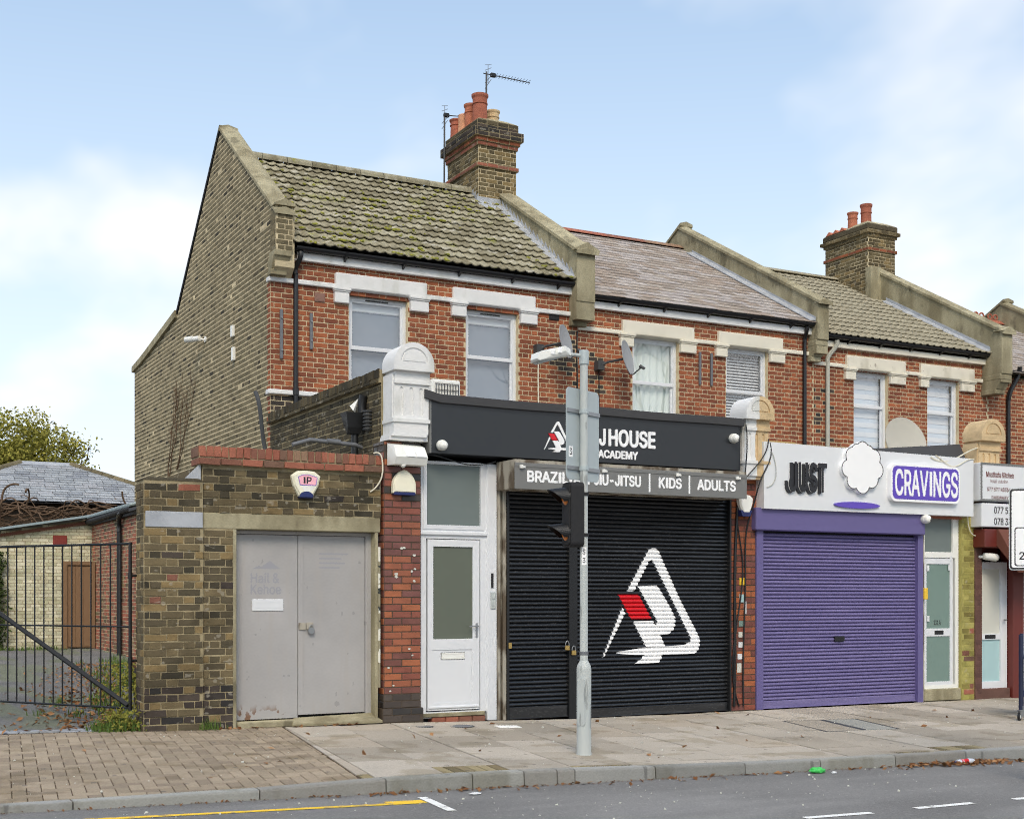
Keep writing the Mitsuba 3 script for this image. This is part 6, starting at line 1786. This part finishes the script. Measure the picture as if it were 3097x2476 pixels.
def creep(y, z, h, spread, seed, r=.016):
    q = np.random.default_rng(seed)
    for k in range(3):
        pts, yy, zz = [], y + q.uniform(-.12, .12), z
        for i in range(9):
            pts.append((X0 - .03 - .02 * q.random(), yy, zz))
            yy += q.uniform(-.10, .10) * spread - .06 * spread
            zz += h / 8 * q.uniform(.7, 1.2)
        ms.append(tube(bend(pts, 3), np.linspace(r, r * .4, 25), 5, False))
        for j in range(4, 9, 1):
            a = np.array(pts[j])
            for _ in range(4):
                b = a + [-.03 * q.random(), q.uniform(-.28, .28), q.uniform(.03, .32)]
                ms.append(tube(bend([a, (a + b) / 2 + [0, q.uniform(-.05, .05), 0], b], 3), r * .3, 4, False))


creep(10.1, 3.3, 1.7, 1.6, 1, .010)
creep(9.3, 3.6, 1.3, 1.5, 5, .008)
whole('dead_creeper', join(ms), 'm_vine', 'dead brown creeper climbing the tall gable wall', 'creeper', smooth=True)


def leaves(points, size, seed, normal_up=.3):
    g = np.random.default_rng(seed)
    n = len(points)
    d = g.normal(size=(n, 3)) + [0, 0, normal_up]
    d /= np.linalg.norm(d, axis=1, keepdims=True)
    a = np.cross(d, g.normal(size=(n, 3)))
    a /= np.linalg.norm(a, axis=1, keepdims=True)
    b = np.cross(d, a)
    s = size * g.uniform(.6, 1.4, (n, 1))
    curl = d * s * .18
    V = np.stack([points - a * s, points - b * s * .55 + curl, points + a * s, points + b * s * .55 + curl], 1)
    F = (np.array([[0, 1, 2], [0, 2, 3]])[None] + 4 * np.arange(n)[:, None, None]).reshape(-1, 3)
    return (V.reshape(-1, 3), F), np.repeat(np.c_[g.random(n), np.zeros(n)], 4, 0)


def branching(p, d, L, r, depth, g, out, tips, up=.12, spread=.6, taper=.62):
    pts = [np.array(p, float)]
    for _ in range(4):
        d = d + g.normal(size=3) * .13 + [0, 0, up * .4]
        d /= np.linalg.norm(d)
        pts.append(pts[-1] + d * L / 4)
    out.append(tube(pts, np.linspace(r, r * taper, 5), 6 if depth > 2 else 4, False))
    if depth == 0:
        tips.append(pts[-1])
        return
    for k in range(g.integers(2, 4)):
        nd = d + g.normal(size=3) * spread + [0, 0, up]
        nd /= np.linalg.norm(nd)
        branching(pts[-1] if k else pts[3], nd, L * g.uniform(.66, .84), r * taper, depth - 1, g, out, tips, up, spread, taper)


TR = thing('tree', 'yellow green leafy tree behind the slate roofed building', 'tree')
g = np.random.default_rng(21)
out, tips = [], []
tc = np.array([6.9, 40.0, 0.0])
branching(tc, np.array([0, 0, 1.0]), 2.6, .17, 5, g, out, tips, .10, .55, .64)
part(TR, 'trunk', join(out), 'm_bark', smooth=True)
tips = np.array(tips)
extra = np.array([tc + [g.normal() * .85, g.normal() * .85, 6.9 + g.normal() * .75] for _ in range(120)])
cc = np.vstack([tips, extra])
pts = np.vstack([c + g.normal(size=(80, 3)) * [.28, .28, .22] for c in cc])
pts = pts[(pts[:, 2] < 8.75) & (np.hypot(pts[:, 0] - tc[0], pts[:, 1] - tc[1]) < 2.5 - .25 * np.abs(pts[:, 2] - 6.8) + .5 * g.normal(size=len(pts)))]
m, uv = leaves(pts, .075, 5)
part(TR, 'crown', m, 'm_leaf', uv=uv)

BT = thing('bare_tree', 'bare street tree across the road', 'tree')
g = np.random.default_rng(31)
out, tips = [], []
branching((27.5, -19.5, -.3), np.array([0, 0, 1.0]), 3.8, .22, 6, g, out, tips, .15, .5, .66)
part(BT, 'trunk', join(out), 'm_bark', smooth=True)


def blades(centres, n, h, w, seed, spread=.05):
    g = np.random.default_rng(seed)
    V, F = [], []
    for c in centres:
        for _ in range(n):
            p = np.array(c) + [g.normal() * spread, g.normal() * spread, 0]
            a = g.uniform(0, 2 * np.pi)
            e = np.array([math.cos(a), math.sin(a), 0])
            s = np.array([-e[1], e[0], 0]) * w * g.uniform(.6, 1.3)
            hh, l = h * g.uniform(.4, 1.2), g.uniform(.1, .6)
            o = len(V)
            V += [p - s, p + s, p + e * hh * l * .4 + [0, 0, hh * .6] + s * .8, p + e * hh * l * .4 + [0, 0, hh * .6] - s * .8, p + e * hh * l + [0, 0, hh]]
            F += [(o, o + 1, o + 2), (o, o + 2, o + 3), (o + 3, o + 2, o + 4)]
    return np.array(V), np.array(F)


g = np.random.default_rng(44)
cs = [(g.uniform(2.45, 2.86), g.uniform(.02, .35), .05) for _ in range(26)] + [(x, 16.7 + g.uniform(-.6, .2), .2) for x in np.linspace(2.6, 4.7, 40)]
for _ in range(90):
    y = g.uniform(.5, 12.5)
    cs.append((2.92 + (y - .3) * .195 - abs(g.normal()) * .30 - .04, y, zd(y) - .01))
cs += [(g.uniform(3.46, 3.62), g.uniform(-.05, -.02), .04) for _ in range(4)]
whole('weeds', blades(cs, 16, .12, .006, 8, .06), 'm_grass', 'green weeds along the driveway edge and pier foot', 'weeds', kind='stuff')
lp = np.array([(2.72 + g.normal() * .11, .18 + g.normal() * .12, .06 + abs(g.normal()) * .10) for _ in range(420)] + [(3.0 + (y - .3) * .19 - abs(g.normal()) * .22, y, zd(y) + .05 + .2 * g.random()) for y in g.uniform(.6, 8, 700)])
m, uv = leaves(lp, .024, 9)
whole('weed_leaves', m, 'm_leaf', 'low leafy weeds at the foot of the pier and yard wall', 'weeds', uv=uv * [.4, 1], kind='stuff')
ivp = np.array([(3.30 + abs(g.normal()) * .12, 16.85 - .1 * g.random(), g.uniform(.2, 2.35)) for _ in range(1500)])
m, uv = leaves(ivp, .05, 10)
whole('ivy', m, 'm_hedge', 'dark ivy on the left end of the shed wall', 'ivy', uv=uv)
# fallen leaves on the drive and in the gutter of the road
dl_ = []
for _ in range(900):
    y = g.uniform(.3, 11)
    x = 2.75 + (y - .3) * .19 - abs(g.normal()) * .55
    dl_.append((x, y, zd(y) + .012 + .02 * g.random()))
dl_ += [(g.uniform(2.2, 2.9), g.uniform(.1, .5), .07 + .05 * g.random()) for _ in range(60)]
for _ in range(170):
    x = 9.95 + g.normal() * .36
    dl_.append((x, float(kerb_y(x)) - .05 - abs(g.normal()) * .11, float(zr(x)) + .012 + .02 * g.random()))
for _ in range(110):
    x = g.uniform(3.2, 11.5)
    dl_.append((x, float(kerb_y(x)) - .03 - abs(g.normal()) * .10, float(zr(x)) + .01))
for x, y in [(g.uniform(3.6, 5.4), -.06 - .05 * g.random()) for _ in range(40)]:
    dl_.append((x, y, float(zp(x, y)) + .012))
for _ in range(40):
    x, y = g.uniform(0.5, 14), g.uniform(-3.4, -.1)
    dl_.append((x, y, float(zp(x, y)) + .010))
m, uv = leaves(np.array(dl_), .034, 14, 2.2)
whole('fallen_leaves', m, 'm_dead_leaf', 'brown fallen leaves on the driveway, along the kerb and on the paving', 'fallen leaves', uv=uv, kind='stuff')
for _ in range(380):
    x = g.uniform(1.0, 13)
    dl_.append((x, float(kerb_y(x)) - .01 - abs(g.normal()) * .05, float(zr(x)) + .008))
m, uv = leaves(np.array(dl_[-380:]), .014, 15, 2.5)
whole('gutter_debris', m, 'm_dead_leaf', 'dark crumbs of leaf litter along the foot of the kerb', 'leaf litter', uv=uv * [.35, 1], kind='stuff')
gr = []
for _ in range(420):
    if g.random() < .45:
        x, y = g.uniform(.5, 15), g.uniform(-3.4, -.05)
        z = float(zp(x, y))
    else:
        x, y = g.uniform(1, 13), -3.8 - abs(g.normal()) * .9
        z = float(zr(x))
    r = .004 + .008 * g.random() ** 3
    gr.append(((lambda q: (q[0] * r * g.uniform(.6, 1.3, 3) + [x, y, z + r * .4], q[1]))(tm(trimesh.creation.icosphere(subdivisions=0)))))
whole('grit', join(gr), 'm_pale_paper', 'pale grit and crumbs scattered over road and paving', 'grit', kind='stuff')


def crumpled(name, label, cat, c, s, m, seed):
    g = np.random.default_rng(seed)
    q = tm(trimesh.creation.icosphere(subdivisions=2))
    v = q[0] * np.array(s) * (1 + .7 * (meshkit.noise(q[0] * 2.4 + seed) - .5))[:, None]
    v[:, 2] = np.maximum(v[:, 2], -s[2] * .6)
    return whole(name, (v + np.array(c), q[1]), m, label, cat)


crumpled('crisp_packet', 'crumpled bright green wrapper lying against the kerb', 'litter', (8.13, -4.05, zr(8.13) + .025), (.085, .05, .03), 'm_green_wrapper', 3)
crumpled('paper_scrap', 'small white scrap beside the green wrapper', 'litter', (8.25, -4.14, zr(8.25) + .01), (.03, .02, .012), 'm_sign_white', 5)
crumpled('paper_scrap', 'white paper scrap by the kerb near the yellow line end', 'litter', (4.62, -4.02, zr(4.6) + .01), (.05, .025, .01), 'm_sign_white', 8)
bo = thing('crushed_bottle', 'crushed plastic bottle with blue and red label among leaves by the kerb', 'litter')
zb_ = float(zr(9.95)) + .03
part(bo, 'body', lathe([(0, -.10), (.028, -.095), (.03, -.03), (.02, .0), (.03, .03), (.026, .08), (.01, .11), (0, .112)], (9.96, -4.12, zb_), (.96, -.18, .05), 12), 'm_silver', smooth=30)
part(bo, 'label', lathe([(.0315, -.05), (.026, 0), (.0315, .025)], (9.96, -4.12, zb_), (.96, -.18, .05), 12), 'm_red')
part(bo, 'cap', lathe([(0, -.125), (.014, -.124), (.014, -.10)], (9.96, -4.12, zb_), (.96, -.18, .05), 10), 'm_blue')

# ------------------------------------------------------------------ right edge: parking sign and a wheeled rack
TS = thing('parking_sign', 'white parking restriction sign with black border at the right edge', 'road sign')
ft = Frame((9.315, -5.21, 0), (.757, -.654, 0))
part(TS, 'plate', ft(prism(rrect(0, .55, 1.640, 2.365, .03), 0, .004)), 'm_sign_back')
part(TS, 'face', ft(prism(rrect(.004, .546, 1.644, 2.361, .028), .004, .006)), 'm_letter_white')
part(TS, 'border', ft(prism(rrect(.006, .544, 1.646, 2.359, .028).difference(rrect(.022, .528, 1.662, 2.343, .02)), .006, .0075)), 'm_ink')
part(TS, 'inner_border', ft(prism(rrect(.045, .505, 1.675, 2.02, .025).difference(rrect(.055, .495, 1.685, 2.01, .02)), .006, .0075)), 'm_ink')
part(TS, 'lettering', join(Frame(ft.at(.128, 1.835, .006), ft.eu)(text('8 am', .065, .16, .0015, True)), Frame(ft.at(.085, 1.735, .006), ft.eu)(text('2 hours', .065, .30, .0015, True))), 'm_ink')
part(TS, 'post', lathe([(.038, -.3), (.038, 2.7)], tuple(ft.at(.275, 0, -.05)), n=18), 'm_galvanised', smooth=True)
RK = thing('wheeled_rack', 'dark blue wheeled rack on the pavement at the right edge', 'rack')
rx_, ry_ = 13.0, -2.2
rz_ = float(zp(rx_, ry_))
for dx, dy in ((0, 0), (.63, -.73), (.42, .34), (1.05, -.39)):
    c = np.array([rx_ + dx, ry_ + dy, float(zp(rx_ + dx, ry_ + dy))])
    w_ = part(RK, 'castor', lathe([(0, -.014), (.038, -.014), (.05, -.011), (.05, .011), (.038, .014), (0, .014)], c + [-.02, 0, .05], (.35, -.94, 0), 20), 'm_black', label='castor wheel')
    part(w_, 'hub', lathe([(0, -.018), (.024, -.017), (.026, .0), (.024, .017), (0, .018)], c + [-.02, 0, .05], (.35, -.94, 0), 16), 'm_letter_white')
    part(w_, 'fork', join(cb(c[0] - .03, c[0] + .03, c[1] - .025, c[1] - .018, c[2] + .04, c[2] + .12, .003), cb(c[0] - .03, c[0] + .03, c[1] + .018, c[1] + .025, c[2] + .04, c[2] + .12, .003), cb(c[0] - .035, c[0] + .035, c[1] - .03, c[1] + .03, c[2] + .115, c[2] + .13, .003)), 'm_steel')
    part(RK, 'upright', cb(c[0] - .018, c[0] + .018, c[1] - .018, c[1] + .018, c[2] + .12, rz_ + 1.05, .004), 'm_navy')
part(RK, 'shelf', join(hull([(rx_ + dx, ry_ + dy, rz_ + z) for dx, dy in ((0, 0), (.63, -.73), (.42, .34), (1.05, -.39)) for z in (.75, .78)])), 'm_navy')
